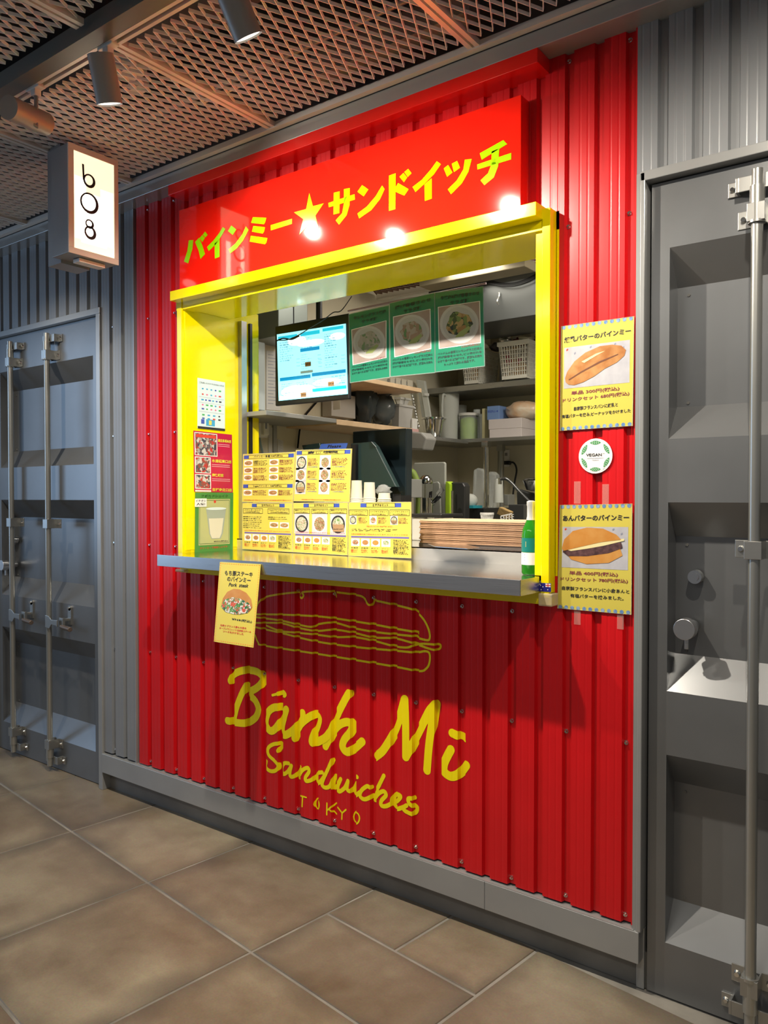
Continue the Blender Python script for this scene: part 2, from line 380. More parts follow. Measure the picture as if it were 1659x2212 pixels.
def tile_data(su, sv):
    g = .0028; b = .002; mb = MB(); a = su/2-g; c = sv/2-g
    vs = [(-a,-c,-.012),(a,-c,-.012),(a,c,-.012),(-a,c,-.012),(-a,-c,-b),(a,-c,-b),(a,c,-b),(-a,c,-b),(-a+b,-c+b,0),(a-b,-c+b,0),(a-b,c-b,0),(-a+b,c-b,0)]
    fs = [(0,3,2,1)]+[(i, (i+1)%4, 4+(i+1)%4, 4+i) for i in range(4)]+[(4+i, 4+(i+1)%4, 8+(i+1)%4, 8+i) for i in range(4)]+[(8,9,10,11)]
    me = bpy.data.meshes.new('tile'); me.from_pydata(vs, [], fs); me.materials.append(TILE); return me
T1 = tile_data(.6, .6); TP = .603
def tile(cu, cv, data=T1):
    o = bpy.data.objects.new('tile', data); COL.objects.link(o); o.parent = floor; c = TO+TU*cu+TV*cv; o.location = (c.x, c.y, 0); o.rotation_euler = (0, 0, -TH)
    return c
for i in range(-8, 5):
    for j in range(-5, 1):
        c = TO+TU*((i+.5)*TP)+TV*((j+.5)*TP)
        if c.y > .33 or c.x > 1.6: continue
        if i == 0 and j == 0:
            tile(.3015, .150, tile_data(.6, .298)); tile(.150, .4515, tile_data(.298, .298)); tile(.4515, .4515, tile_data(.298, .298)); continue
        tile((i+.5)*TP, (j+.5)*TP)
for i in range(-8, -2):      # row that runs under the left doorway
    c = TO+TU*((i+.5)*TP)+TV*(1.5*TP)
    if c.y < .45 and c.x < 3: tile((i+.5)*TP, 1.5*TP)

# ------------------------------------------------------------------ baseboard and kick plate
mb = MB().box(-3.176, -1.1775, -.014, .018, .084, .170); b1 = struct('baseboard_front', mb, GREYL, bevel=.0015)
obj('board_section', MB().box(-1.1765, -.704, -.014, .018, .084, .170), GREYL, b1, bevel=.0015)
struct('trim_3', MB().box(-3.19, -.69, .030, .06, 0, .10), KICK)
struct('trim_4', MB().box(-2.95, -.72, -.012, .024, .168, .172), GREYL)

# ------------------------------------------------------------------ container doors
def container_door(n, xr_or_xl, w, x0):
    """door leaf from x0 to x0+w with three pressed recesses"""
    zs = [(1.499, 2.003), (.828, 1.331), (.150, .657)]; y0, d = .020, .072; rx0, rx1 = x0+.048, x0+w-.048
    mb = MB(); zb, zt = .004, 2.178
    bands = [(zt, 2.003), (1.499, 1.331), (.828, .657), (.150, zb)]
    mb.add([(x0,y0,zb),(rx0,y0,zb),(rx0,y0,zt),(x0,y0,zt)], [(0,1,2,3)]); mb.add([(rx1,y0,zb),(x0+w,y0,zb),(x0+w,y0,zt),(rx1,y0,zt)], [(0,1,2,3)])
    for a, b in bands: mb.add([(rx0,y0,b),(rx1,y0,b),(rx1,y0,a),(rx0,y0,a)], [(0,1,2,3)])
    for b, t in zs:
        ti, bi = t-.092, b+.090
        P = [(rx0,y0,b),(rx1,y0,b),(rx1,y0,t),(rx0,y0,t),(rx0,y0+d,bi),(rx1,y0+d,bi),(rx1,y0+d,ti),(rx0,y0+d,ti)]
        mb.add(P, [(0,1,5,4),(4,5,6,7),(7,6,2,3),(0,4,7,3),(1,2,6,5)])
    mb.add([(x0,y0,zb),(x0,y0+.09,zb),(x0,y0+.09,zt),(x0,y0,zt),(x0+w,y0,zb),(x0+w,y0+.09,zb),(x0+w,y0+.09,zt),(x0+w,y0,zt)], [(0,1,2,3),(4,7,6,5),(3,2,6,7),(0,4,5,1),(1,5,6,2)])
    door = obj('door_%d' % n, mb, GREYD, kind='structure', weld=True)
    # blind rivets in the recesses
    for b, t in zs:
        for z in (t-.115, b+.10):
            obj('rivet', MB().cyl((x0+.078, y0+d, z), (x0+.078, y0+d-.003, z), .004, n=8), KICK, door)
    return door
def lock_bar(door, xr, side=1, handle=True):
    y = -.020
    rod = obj('locking_rod', MB().cyl((xr, y, .03), (xr, y, 2.14), .0135, n=20), RODM, door, smooth=True)
    for z in (2.06, .115):        # wide collars near the ends
        obj('rod_collar', MB().cyl((xr, y, z-.045), (xr, y, z+.04), .0175, n=20).cyl((xr, y, z-.05 if z > 1 else z+.036), (xr, y, z-.044 if z > 1 else z+.044), .0205, n=20), RODM, rod, smooth=True)
    for z in (1.98 if False else 2.035, 1.215, .135):
        g = MB().box(xr-.020, xr+.020, y-.017, y-.0135, z-.022, z+.022).box(xr-.020, xr-.0165, y-.0135, .0165, z-.022, z+.022).box(xr+.0165, xr+.020, y-.0135, .0165, z-.022, z+.022)
        g.box(xr+.018, xr+.052, .0165, .020, z-.022, z+.022).box(xr-.052, xr-.018, .0165, .020, z-.022, z+.022)
        br = obj('rod_guide', g, ZINC, door, bevel=.001)
        for s in (-1, 1): obj('bolt', MB().cyl((xr+s*.038, .017, z), (xr+s*.038, .008, z), .009, .006, n=10), CHROME, br, smooth=True)
    for z, up in ((2.115, 1), (.058, -1)):       # cam keepers
        g = MB().box(xr-.075, xr-.045, .014, .020, z-.018, z+.018).box(xr-.052, xr-.045, -.012, .014, z-.018, z+.018).box(xr-.045, xr-.016, -.012, -.007, z-.018, z+.018)
        g.box(xr+.045, xr+.075, .014, .020, z-.018, z+.018).box(xr+.045, xr+.052, -.012, .014, z-.018, z+.018).box(xr+.016, xr+.045, -.012, -.007, z-.018, z+.018)
        k = obj('cam_keeper', g, ZINC, door, bevel=.001)
        for s in (-1, 1): obj('bolt', MB().cyl((xr+s*.064, .014, z), (xr+s*.064, .006, z), .008, .005, n=10), CHROME, k, smooth=True)
    if handle:
        z = .742
        h = obj('latch_handle', MB().prism([(xr-.004, y-.018, z-.03), (xr+.03, y-.018, z-.034), (xr+.05, y-.018, z-.012), (xr+.09, y-.018, z-.014), (xr+.10, y-.018, z-.02), (xr+.10, y-.018, z+.012), (xr+.05, y-.018, z+.010), (xr+.025, y-.018, z+.026), (xr-.004, y-.018, z+.028)], (0, .006, 0)), ZINC, door, bevel=.001)
        obj('latch_plate', MB().box(xr+.112, xr+.138, .012, .020, z-.012, z+.068).cyl((xr+.125, .012, z+.068), (xr+.125, .020, z+.068), .013), ZINC, h, smooth=True)
        obj('latch_catch', MB().box(xr+.092, xr+.125, -.022, -.010, z-.02, z+.022).box(xr+.105, xr+.118, -.020, .014, z+.006, z+.018), ZINC, h, bevel=.001)
        obj('latch_grip', MB().cyl((xr+.115, y-.004, z-.018), (xr+.205, y-.012, z-.022), .010, .0115, n=12), mat('worn_grip', (.20,.15,.12), .35, metal=.6), h, smooth=True, bevel=.002)
        obj('bolt', MB().cyl((xr+.125, .012, z+.068), (xr+.125, .003, z+.068), .006, n=10), CHROME, h, smooth=True)
def door_lock(door, xk, zk):
    obj('key_cylinder', MB().cyl((xk+.008, .082, zk+.132), (xk+.008, .064, zk+.132), .0195, .018, n=24).cyl((xk+.008, .064, zk+.132), (xk+.008, .060, zk+.132), .011, n=20), CHROME, door, smooth=True)
    obj('door_knob', MB().cyl((xk, .082, zk), (xk, .030, zk), .016, n=20).cyl((xk, .030, zk), (xk, -.002, zk), .0275, n=28).box(xk-.005, xk+.005, .02, .03, zk-.055, zk-.02), STEELF, door, smooth=30, bevel=.001)
door1 = container_door(1, 0, .945, -4.172)
for xr in (-3.945, -3.600): lock_bar(door1, xr)
door_lock(door1, -4.092, .985)
door2 = container_door(2, 0, .945, -.692)
lock_bar(door2, -.424, handle=False); lock_bar(door2, -.08)
door_lock(door2, -.595, 1.000)
struct('trim_5', MB().box(-3.207, -3.176, -.010, .10, 0, 2.180).box(-4.22, -3.176, -.010, .10, 2.180, 2.208).box(-4.22, -4.175, -.010, .10, 0, 2.18), GREYL, bevel=.002)
struct('trim_6', MB().box(-3.2235, -3.207, .045, .10, 0, 2.180).box(-4.18, -3.207, .045, .12, 2.178, 2.19), DARK)
struct('trim_7', MB().box(-.7245+.012, -.700, -.012, .10, .17, 2.205).box(-.722, -.700, .02, .10, 0, .17).box(-.7125, .28, -.012, .10, 2.182, 2.208).box(.256, .28, -.012, .1, 0, 2.182), GREYL, bevel=.002)
struct('trim_8', MB().box(-.700, -.692, .05, .12, 0, 2.182), DARK)
# wall behind doors so nothing shows through the gaps
struct('trim_9', MB().box(-4.3, -3.1, .13, .14, 0, 2.3).box(-.73, .4, .13, .14, 0, 2.3), DARK)

# ------------------------------------------------------------------ beam and red cap
struct('trim_10', MB().box(-6.2, 1.2, -.075, .03, ZT, 2.645), mat('beam_grey', (0.36,0.37,0.36), .22, metal=.2, var=.06, coat=.2), bevel=.002)
capb = MB().box(-2.597, -.980, -.0765, .012, 2.556, 2.5965)
struct('trim_11', capb, mat('red_cap', (0.85, 0.012, 0.008), .25, coat=.2), bevel=.001)

# ------------------------------------------------------------------ sign board with katakana
SY = -.050
sb = tag(obj('sign_board', MB().box(-2.562, -1.044, SY, .002, 2.160, 2.496), REDGLOSS, loc=(-1.8, 0, 2.16), bevel=.001),
         'long glossy red sign board with yellow katakana above the serving window', 'sign')
def c3(p): return (380+p[0]*.16878, 440+p[1]*.16878)
def c4(p): return (620+p[0]*.31344, 280+p[1]*.31344)
def letter(name, polys, f, m=LIME):
    mb = MB()
    for P in polys: mb.prism([px(*f(p), y=SY-.0012) for p in P], (0, .0012, 0))
    obj(name, mb, m, sb)
letter('letter', [[(165,468),(220,465),(208,580),(155,762),(102,740),(145,610)], [(245,490),(295,437),(335,530),(370,645),(315,707),(290,600)], [(303,440),(338,399),(368,440),(337,490)], [(344,393),(373,356),(405,400),(374,433)]], c3)
letter('letter', [[(600,297),(632,325),(590,400),(510,520),(420,605),(397,555),(480,470),(555,375)], [(495,512),(557,452),(557,680),(497,703)]], c3)
letter('letter', [[(665,350),(708,277),(772,330),(728,400)], [(895,290),(928,335),(860,470),(780,570),(695,637),(672,585),(760,510),(850,390)]], c3)
letter('letter', [[(985,172),(1155,180),(1140,240),(1125,263),(962,245)], [(990,285),(1140,300),(1125,360),(1108,383),(973,358)], [(960,410),(1170,440),(1155,500),(1138,519),(944,485)]], c3)
letter('letter', [[(1212,275),(1485,192),(1483,258),(1215,342)]], c3)
letter('star', [[(153,437),(178,528),(252,508),(195,592),(218,688),(153,650),(85,722),(112,617),(48,570),(132,547)]], c4)
letter('letter', [[(285,505),(465,445),(467,482),(288,535)], [(322,435),(362,425),(360,575),(320,585)], [(392,410),(432,402),(430,520),(410,590),(358,655),(335,625),(380,575),(392,510)]], c4)
letter('letter', [[(485,428),(517,382),(560,412),(528,460)], [(655,385),(672,410),(640,480),(580,555),(497,612),(485,578),(550,530),(610,460)]], c4)
letter('letter', [[(702,317),(748,300),(746,548),(702,560)], [(746,402),(765,368),(838,410),(808,455),(746,428)], [(775,325),(802,298),(828,330),(805,362)], [(808,292),(835,270),(858,300),(832,326)]], c4)
letter('letter', [[(1032,217),(1060,238),(1010,310),(945,375),(885,430),(865,395),(930,345),(990,275)], [(947,378),(997,335),(997,475),(950,492)]], c4)
letter('letter', [[(1080,268),(1110,243),(1140,295),(1103,325)], [(1135,235),(1172,215),(1192,262),(1150,293)], [(1225,207),(1273,202),(1250,290),(1205,370),(1130,445),(1108,412),(1170,350),(1215,275)]], c4)
letter('letter', [[(1328,163),(1490,72),(1517,100),(1440,146),(1342,208)], [(1310,240),(1545,160),(1545,205),(1312,275)], [(1410,150),(1462,130),(1455,250),(1425,330),(1360,383),(1333,350),(1385,300),(1408,240)]], c4)

# ------------------------------------------------------------------ yellow serving window
HX0 = px(367, 640, y=-.083).x
win = bpy.data.objects.new('window_1', None); COL.objects.link(win); win.location = (-1.8, 0, 1.05); win['kind'] = 'structure'
obj('head_board', MB().box(HX0, -.980, -.083, .0, 2.131, 2.169), YEL, win, bevel=.0015)
obj('head_lining', MB().box(-2.60, -.966, -.036, .03, 2.103, 2.162), YEL, win)
JL = px(383, 900, y=-.04).x; JL2 = px(393, 900, y=-.04).x; JL3 = px(403, 900, y=-.02).x
JR0 = px(1158, 900, y=-.02).x; JR1 = px(1169.5, 900, y=-.04).x; JR2 = px(1187, 900, y=-.04).x
obj('jamb', MB().box(JR1, JR2, -.040, .012, 1.058, 2.160), YEL, win, bevel=.0015)
obj('jamb', MB().box(JR0, JR1+.002, -.026, .27, 1.118, 2.108), YEL, win, bevel=.0015)
obj('jamb', MB().box(JL, JL2, -.040, .012, 1.058, 2.135), YEL, win, bevel=.0015)
obj('jamb', MB().box(JL2-.002, JL3, -.026, .385, 1.128, 2.108), YEL, win, bevel=.0015)
obj('reveal', MB().box(JL3-.06, JL3-.002, .0, .385, 1.118, 2.16), YEL, win)
obj('reveal', MB().box(JR0, JR0+.06, .0, .27, 1.118, 2.16), YEL, win)
obj('head_soffit', MB().box(JL3-.06, JR0+.06, .0, .215, 2.108, 2.16), YEL, win)
obj('sill_trim', MB().box(JL, JR2, -.030, .0, 1.037, 1.073), YEL, win, bevel=.001)
obj('wall_core', MB().box(WX0-.01, WX1+.01, .0235, .25, .2, 1.05).box(RL, WX0, .0235, .2, .2, 2.59).box(WX1, RR, .0235, .2, .2, 2.59), DARK, win)
# sliding-window posts on the left reveal
obj('window_post', MB().box(JL3, JL3+.022, .262, .292, 1.118, 2.108), RODM, win)
obj('window_post', MB().box(JL3+.0, JL3+.012, .322, .335, 1.16, 2.108), BLK, win)
obj('window_post', MB().box(JL3, JL3+.03, .30, .385, 1.118, 1.165), STEELF, win)

# ------------------------------------------------------------------ steel counter
ct = thing('serving_counter', 'long brushed steel serving counter ledge below the yellow window', 'counter', (-1.78, 0, 1.072))
obj('counter_top', MB().box(-2.569, -.986, -.160, -.0425, 1.1165, 1.118).box(JL3, JR0, -.0425, .262, 1.100, 1.118), STEEL, ct)
obj('front_edge', MB().box(-2.569, -.986, -.1605, -.158, 1.0735, 1.1178), STEELF, ct, bevel=.001)
obj('end_edge', MB().box(-.9875, -.985, -.158, -.0425, 1.0735, 1.1178).box(-2.570, -2.5675, -.158, -.0425, 1.0735, 1.1178).box(-2.569,-.986,-.158,-.03,1.0735,1.076), STEELF, ct)
obj('riser', MB().box(JL3, JR0, .252, .256, 1.118, 1.164), mat('satin_steel', (.72,.70,.66), .42, metal=.85), ct)
obj('inner_top', MB().box(JL3, -.6, .252, .66, 1.160, 1.164), STEEL, ct)

# ------------------------------------------------------------------ painted lettering on the corrugated sheet
def smooth_path(pts, n=5):
    P = [Vector((p[0], p[1])) for p in pts]
    if len(P) < 3: return P
    Q = [P[0]*2-P[1]]+P+[P[-1]*2-P[-2]]; out = []
    for i in range(1, len(Q)-2):
        for k in range(n):
            t = k/n; a, b, c, d = Q[i-1], Q[i], Q[i+1], Q[i+2]
            out.append(.5*((2*b)+(c-a)*t+(2*a-5*b+4*c-d)*t*t+(3*b-a-3*c+d)*t**3))
    out.append(P[-1]); return out
def painted(name, strokes, f, wd, straight=False):
    """brush strokes as one clean outline: distance field on a fine grid, contoured, then bent over the sheet's profile"""
    segs = []
    for st in strokes:
        w0 = wd
        if isinstance(st, tuple): st, w0 = st
        P = [(q.x, q.z) for q in (px(*f(p), y=.001) for p in (st if straight else smooth_path(st)))]
        W = w0 if isinstance(w0, (list, tuple)) else [w0]*len(P)
        if len(W) != len(P): W = [W[int(i*(len(W)-1)/max(len(P)-1,1))] for i in range(len(P))]
        segs += [(P[i], P[i+1], W[i]/2, W[i+1]/2) for i in range(len(P)-1)]
    h = min(.0022, wd/4.2); R_ = max(max(g[2], g[3]) for g in segs)+3*h
    x0 = min(min(g[0][0], g[1][0]) for g in segs)-R_; z0 = min(min(g[0][1], g[1][1]) for g in segs)-R_
    x1 = max(max(g[0][0], g[1][0]) for g in segs)+R_; z1 = max(max(g[0][1], g[1][1]) for g in segs)+R_
    nx, nz = int((x1-x0)/h)+2, int((z1-z0)/h)+2; D = np.full((nx, nz), 1.0)
    for (a, b, ra, rb) in segs:
        i0 = max(0, int((min(a[0], b[0])-R_-x0)/h)); i1 = min(nx, int((max(a[0], b[0])+R_-x0)/h)+2)
        j0 = max(0, int((min(a[1], b[1])-R_-z0)/h)); j1 = min(nz, int((max(a[1], b[1])+R_-z0)/h)+2)
        X = (x0+np.arange(i0, i1)*h)[:, None]; Z = (z0+np.arange(j0, j1)*h)[None, :]
        dx, dz = b[0]-a[0], b[1]-a[1]; L2 = dx*dx+dz*dz+1e-12
        t = np.clip(((X-a[0])*dx+(Z-a[1])*dz)/L2, 0, 1); d = np.hypot(X-a[0]-t*dx, Z-a[1]-t*dz)-(ra+(rb-ra)*t)
        D[i0:i1, j0:j1] = np.minimum(D[i0:i1, j0:j1], d)
    vid = {}; V = []; Fc = []
    def node(i, j):
        k = (i, j)
        if k not in vid: vid[k] = len(V); V.append((x0+i*h, 0, z0+j*h))
        return vid[k]
    def cut(i, j, k, l):
        key = (i, j, k, l) if (i, j) < (k, l) else (k, l, i, j)
        if key not in vid:
            a, b = D[i, j], D[k, l]; t = a/(a-b); vid[key] = len(V); V.append((x0+(i+(k-i)*t)*h, 0, z0+(j+(l-j)*t)*h))
        return vid[key]
    ins = D < 0; full = ins[:-1,:-1] & ins[1:,:-1] & ins[:-1,1:] & ins[1:,1:]; some = (ins[:-1,:-1] | ins[1:,:-1] | ins[:-1,1:] | ins[1:,1:]) & ~full
    for i in range(nx-1):
        j = 0; col = full[i]
        js = np.flatnonzero(col)
        if len(js):
            st_ = js[0]; pv = js[0]
            for q in list(js[1:])+[None]:
                if q is None or q != pv+1:
                    Fc.append((node(i, st_), node(i+1, st_), node(i+1, pv+1), node(i, pv+1)))
                    st_ = q
                pv = q
    for i, j in zip(*np.nonzero(some)):
        c4_ = [(i, j), (i+1, j), (i+1, j+1), (i, j+1)]; poly = []
        for k in range(4):
            a, b = c4_[k], c4_[(k+1) % 4]
            if ins[a]: poly.append(node(*a))
            if ins[a] != ins[b]: poly.append(cut(*a, *b))
        if len(poly) > 2: Fc.append(tuple(poly))
    me = bpy.data.meshes.new(name); me.from_pydata(V, [], Fc); bm = bmesh.new(); bm.from_mesh(me)
    for x in breaks(x0, x1):
        ge = [e for e in bm.edges if (e.verts[0].co.x-x)*(e.verts[1].co.x-x) < 0]
        if ge:
            fs = {q for e in ge for q in e.link_faces}; vs = {q for q_ in fs for q in q_.verts}
            bmesh.ops.bisect_plane(bm, geom=list(vs)+list({e for q_ in fs for e in q_.edges})+list(fs), plane_co=(x, 0, 0), plane_no=(1, 0, 0))
    for v in bm.verts: v.co.y = prof(v.co.x)-.0006-.0001*(len(COL.objects) % 7)
    for fc in bm.faces:
        fc.normal_update()
        if fc.normal.y > 0: fc.normal_flip()
    bm.to_mesh(me); bm.free(); me.materials.append(YDEC)
    o = bpy.data.objects.new(name, me); COL.objects.link(o); o.parent = wall_front
fB = lambda p: (440+p[0]*.217, 1400+p[1]*.217)
fM = lambda p: (740+p[0]*.1929, 1460+p[1]*.1929)
fS = lambda p: (540+p[0]*.2411, 1580+p[1]*.2411)
fO = lambda p: (540+p[0]*.2652, 1250+p[1]*.2652)
painted('painted_letter', [[(268,325),(300,265),(370,228),(450,218),(535,235),(585,280),(590,325),(550,380),(490,420),(452,428)], [(425,378),(390,440),(355,520),(325,610),(305,700)], [(455,465),(515,520),(548,600),(530,675),(480,722),(420,745),(340,742),(240,722)]], fB, .029)
painted('painted_letter', [([(688,468),(740,455),(790,445),(808,465)], [.010,.016,.024,.018]), [(765,588),(700,592),(645,640),(622,740),(655,815),(700,815),(755,750),(800,670),(825,610)], [(825,612),(800,700),(782,800),(800,862),(850,848),(920,790),(975,700)]], fB, .029)
painted('painted_letter', [[(988,645),(975,740),(940,810),(905,895)], [(905,895),(960,770),(1040,695),(1110,662),(1148,695),(1138,770),(1090,880),(1080,938),(1130,935),(1215,890),(1255,840)]], fB, .029)
painted('painted_letter', [[(1445,450),(1400,530),(1345,640),(1290,770),(1250,870),(1215,975)], [(1215,975),(1280,850),(1350,765),(1430,735),(1478,765),(1465,830),(1400,915),(1385,985),(1430,1032),(1500,1000),(1580,930)]], fB, .029)
painted('painted_letter', [[(370,905),(450,840),(530,720),(600,590),(650,430),(695,265)], [(700,262),(708,500),(710,700),(710,905)], [(712,905),(800,740),(890,560),(970,400),(1035,322)], [(1035,322),(1010,500),(980,700),(962,870),(948,1055)]], fM, .029)
painted('painted_letter', [([(1232,640),(1290,668),(1340,690),(1362,735)], [.028,.024,.016,.010]), [(1215,825),(1180,890),(1140,985),(1142,1070),(1210,1122),(1285,1108),(1340,1060),(1385,1000)]], fM, .029)
for st in ([[(250,175),(270,140),(265,110),(210,115),(165,150),(170,210),(220,260),(255,310),(230,350),(180,352),(145,315),(150,265)]],
           [[(350,285),(310,285),(290,330),(300,380),(340,360),(375,305)], [(375,305),(360,370),(370,405),(410,392),(440,345)]],
           [[(452,315),(440,370),(430,422)], [(430,422),(470,350),(520,325),(532,360),(500,410),(505,442),(550,435),(585,405)]],
           [[(650,365),(610,372),(585,410),(600,465),(640,440),(680,380)], [(735,260),(700,340),(660,430),(650,480),(680,502),(720,485),(752,405)]],
           [[(755,405),(735,470),(742,512),(780,480),(815,425)], [(815,425),(790,490),(800,537),(850,505),(880,442)], [(880,442),(872,515),(905,532),(938,475)]],
           [[(938,472),(925,540),(945,572),(985,545)], [(958,404),(962,408)]],
           [[(1078,502),(1050,490),(1000,530),(990,580),(1030,607),(1095,582)]],
           [[(1202,395),(1160,480),(1120,560),(1105,625)], [(1105,625),(1150,560),(1200,535),(1222,570),(1180,620),(1180,662),(1220,668),(1270,645)]],
           [[(1270,645),(1320,622),(1352,582),(1320,562),(1280,590),(1275,650),(1310,692),(1370,680),(1405,662)]],
           [[(1462,600),(1422,602),(1430,645),(1482,690),(1462,738),(1400,715),(1375,690)]]):
    painted('painted_letter', st, fS, .0145)
O_ = lambda cx, cy, rx, ry: [(cx+rx*math.cos(t*math.pi/8), cy+ry*math.sin(t*math.pi/8)) for t in range(17)]
for st in ([[(440,570),(508,590)], [(475,582),(470,672)]], [O_(596,655,26,48)], [[(692,642),(690,745)], [(757,650),(700,702)], [(710,695),(760,750)]], [[(790,680),(828,730)], [(862,700),(828,730)], [(828,730),(825,785)]], [O_(948,776,36,52)]):
    painted('painted_letter', st, fS, .0058, straight=True)
painted('painted_sandwich', [[(45,285),(62,215),(90,175),(125,150),(250,125),(398,112),(405,140),(425,158),(440,135),(434,109),(560,102),(670,103)], [(670,103),(692,150)], [(695,108),(840,128),(925,150),(960,205),(985,212),(1000,180),(1010,175),(1170,210),(1310,245),(1350,265),(1400,310),(1440,370),(1465,440),(1465,490),(1440,500),(1355,478)],
    [(50,290),(250,292),(530,305),(690,322),(1010,372),(1180,405),(1350,435),(1362,450)],
    [(50,313),(250,340),(390,372),(500,392),(560,370),(690,358),(850,402),(1010,432),(1180,452),(1350,470)],
    [(50,360),(250,362),(390,398),(540,425),(690,415),(850,440),(1010,478),(1180,485),(1300,515),(1350,530),(1480,575),(1530,575),(1535,542),(1490,535),(1400,530),(1330,545),(1280,560),(1180,550),(1010,505),(850,475),(700,475),(540,455),(390,440),(250,425),(120,375)],
    [(50,395),(250,440),(540,510),(850,555),(1180,585),(1350,600),(1430,590),(1465,610),(1465,680),(1440,730),(1380,752),(1180,715),(850,660),(540,610),(120,545),(70,520),(45,460)]], fO, .0072)

# ------------------------------------------------------------------ posters on the red wall
PW = lambda u, v: px(u, v, y=-.0045)
BUN = mat('bun_print', (0.36, 0.13, 0.03), .35, noise=((0.54,0.29,0.11), 22)); BUN2 = mat('bun_print_light', (0.52, 0.20, 0.03), .35, noise=((0.60,0.30,0.08), 16))
BDARK = mat('crease_print', (0.16, 0.06, 0.03), .4); BEAN = mat('bean_print', (0.05, 0.025, 0.03), .4, noise=((0.14,0.07,0.07), 90)); BUTT = mat('butter_print', (0.80, 0.70, 0.36), .35)
SPOTB = mat('blue_dot_print', (0.08, 0.20, 0.45), .35, noise=((0.30,0.42,0.60), 60))
def wall_poster(label, q, title, prices, notes, kind):
    s = Sheet('poster', label, 'poster', q, PW, POSTY, group='sandwich posters right of the window'); s.mode = 'n'
    for v in (.018, .982):
        for k in range(12): s.disc((k+.5)/12, v, .026, SPOTB, 1, 'border_dot', 12)
    s.text(title, .05, .155 if kind else .165, .96, .150 if kind else .155, .055, INK, .03, res=2)
    s.rect(.05, .21, .95, .60, PHOTO, 1, 'photo')
    for k in range(8): s.poly([(.08+.11*k, .23+.04*(k%3)), (.105+.11*k, .22+.04*(k%3)), (.11+.11*k, .235+.04*(k%3)), (.085+.11*k, .245+.04*(k%3))], INKR if k % 4 == 0 else INKG, 2, 'photo_mark')
    if kind == 0:
        P = [(.07,.50),(.10,.44),(.20,.35),(.35,.28),(.55,.235),(.72,.235),(.84,.255),(.90,.30),(.88,.35),(.78,.405),(.62,.45),(.48,.51),(.33,.555),(.20,.575),(.12,.565),(.08,.54)]
        s.poly(P, BUN, 3, 'photo_bun'); s.poly([(.12,.515),(.30,.45),(.55,.375),(.80,.325),(.80,.335),(.56,.39),(.30,.465),(.13,.525)], BDARK, 4, 'photo_crease')
        s.poly([(.30,.36),(.50,.30),(.62,.285),(.52,.315),(.34,.375)], BUTT, 4, 'photo_shine')
    else:
        s.poly([(.08,.44),(.18,.52),(.40,.56),(.70,.54),(.88,.47),(.85,.41),(.5,.45)], BUN2, 3, 'photo_bun'); s.poly([(.06,.45),(.10,.405),(.50,.38),(.86,.35),(.88,.40),(.70,.45),(.40,.485),(.14,.49)], BEAN, 4, 'photo_filling')
        s.poly([(.13,.43),(.16,.405),(.60,.34),(.90,.315),(.90,.335),(.62,.385),(.40,.415),(.18,.44)], BUTT, 5, 'photo_butter')
        s.poly([(.05,.42),(.08,.33),(.20,.25),(.40,.215),(.62,.225),(.80,.28),(.86,.325),(.60,.35),(.30,.40),(.08,.44)], BUN2, 6, 'photo_bun')
    for k, t in enumerate(prices): s.text(t, (.16, .04)[k], (.672, .735)[k], (.82, .95)[k], (.668, .722)[k], .042, INKB, .02, res=2)
    for k, t in enumerate(notes): s.text(t, (.20 if kind == 0 else .06, .03 if kind == 0 else .18)[k], (.818, .885)[k], (.80 if kind == 0 else .97, .97 if kind == 0 else .90)[k], (.812, .878)[k], .038, INK, .02)
    s.frame(.0, .0, 1, 1, .008, CLEAR, 1, 'sleeve_edge'); s.done()
wall_poster('yellow poster with a plain split roll, upper of two right of the window', [(1212,705),(1370,683),(1367,920),(1209,931)], '練乳バターのバインミー', ('単品 300円(税込)', 'ドリンクセット 680円(税込)'), ('自家製フランスパンに練乳と', '有塩バターを挟み,ピーナッツをかけました'), 0)
wall_poster('yellow poster with a bean and butter sandwich, lower of two right of the window', [(1209,1091),(1366,1088),(1364,1328),(1204,1314)], 'あんバターのバインミー', ('単品 400円(税込)', 'ドリンクセット 780円(税込)'), ('自家製フランスパンに小倉あんと', '有塩バターを挟みました。'), 1)
# strips of clear tape
TAPE = mat('clear_tape', (0.75, 0.66, 0.58), .12, alpha=.13)
for k, (u, v0, v1, d) in enumerate(((1240,1040,1088,'left strip above the lower bun poster'), (1301,1046,1090,'right strip above the lower bun poster'), (1240,1318,1350,'left strip below the lower bun poster'), (1333,1326,1360,'right strip below the lower bun poster'))):
    a = px(u, v0, y=-.002); b = px(u+14, v1, y=-.002)
    single('tape_strip', MB().box(a.x, b.x, -.0022, -.0014, b.z, a.z), TAPE, 'clear adhesive tape on red wall, '+d, 'tape')
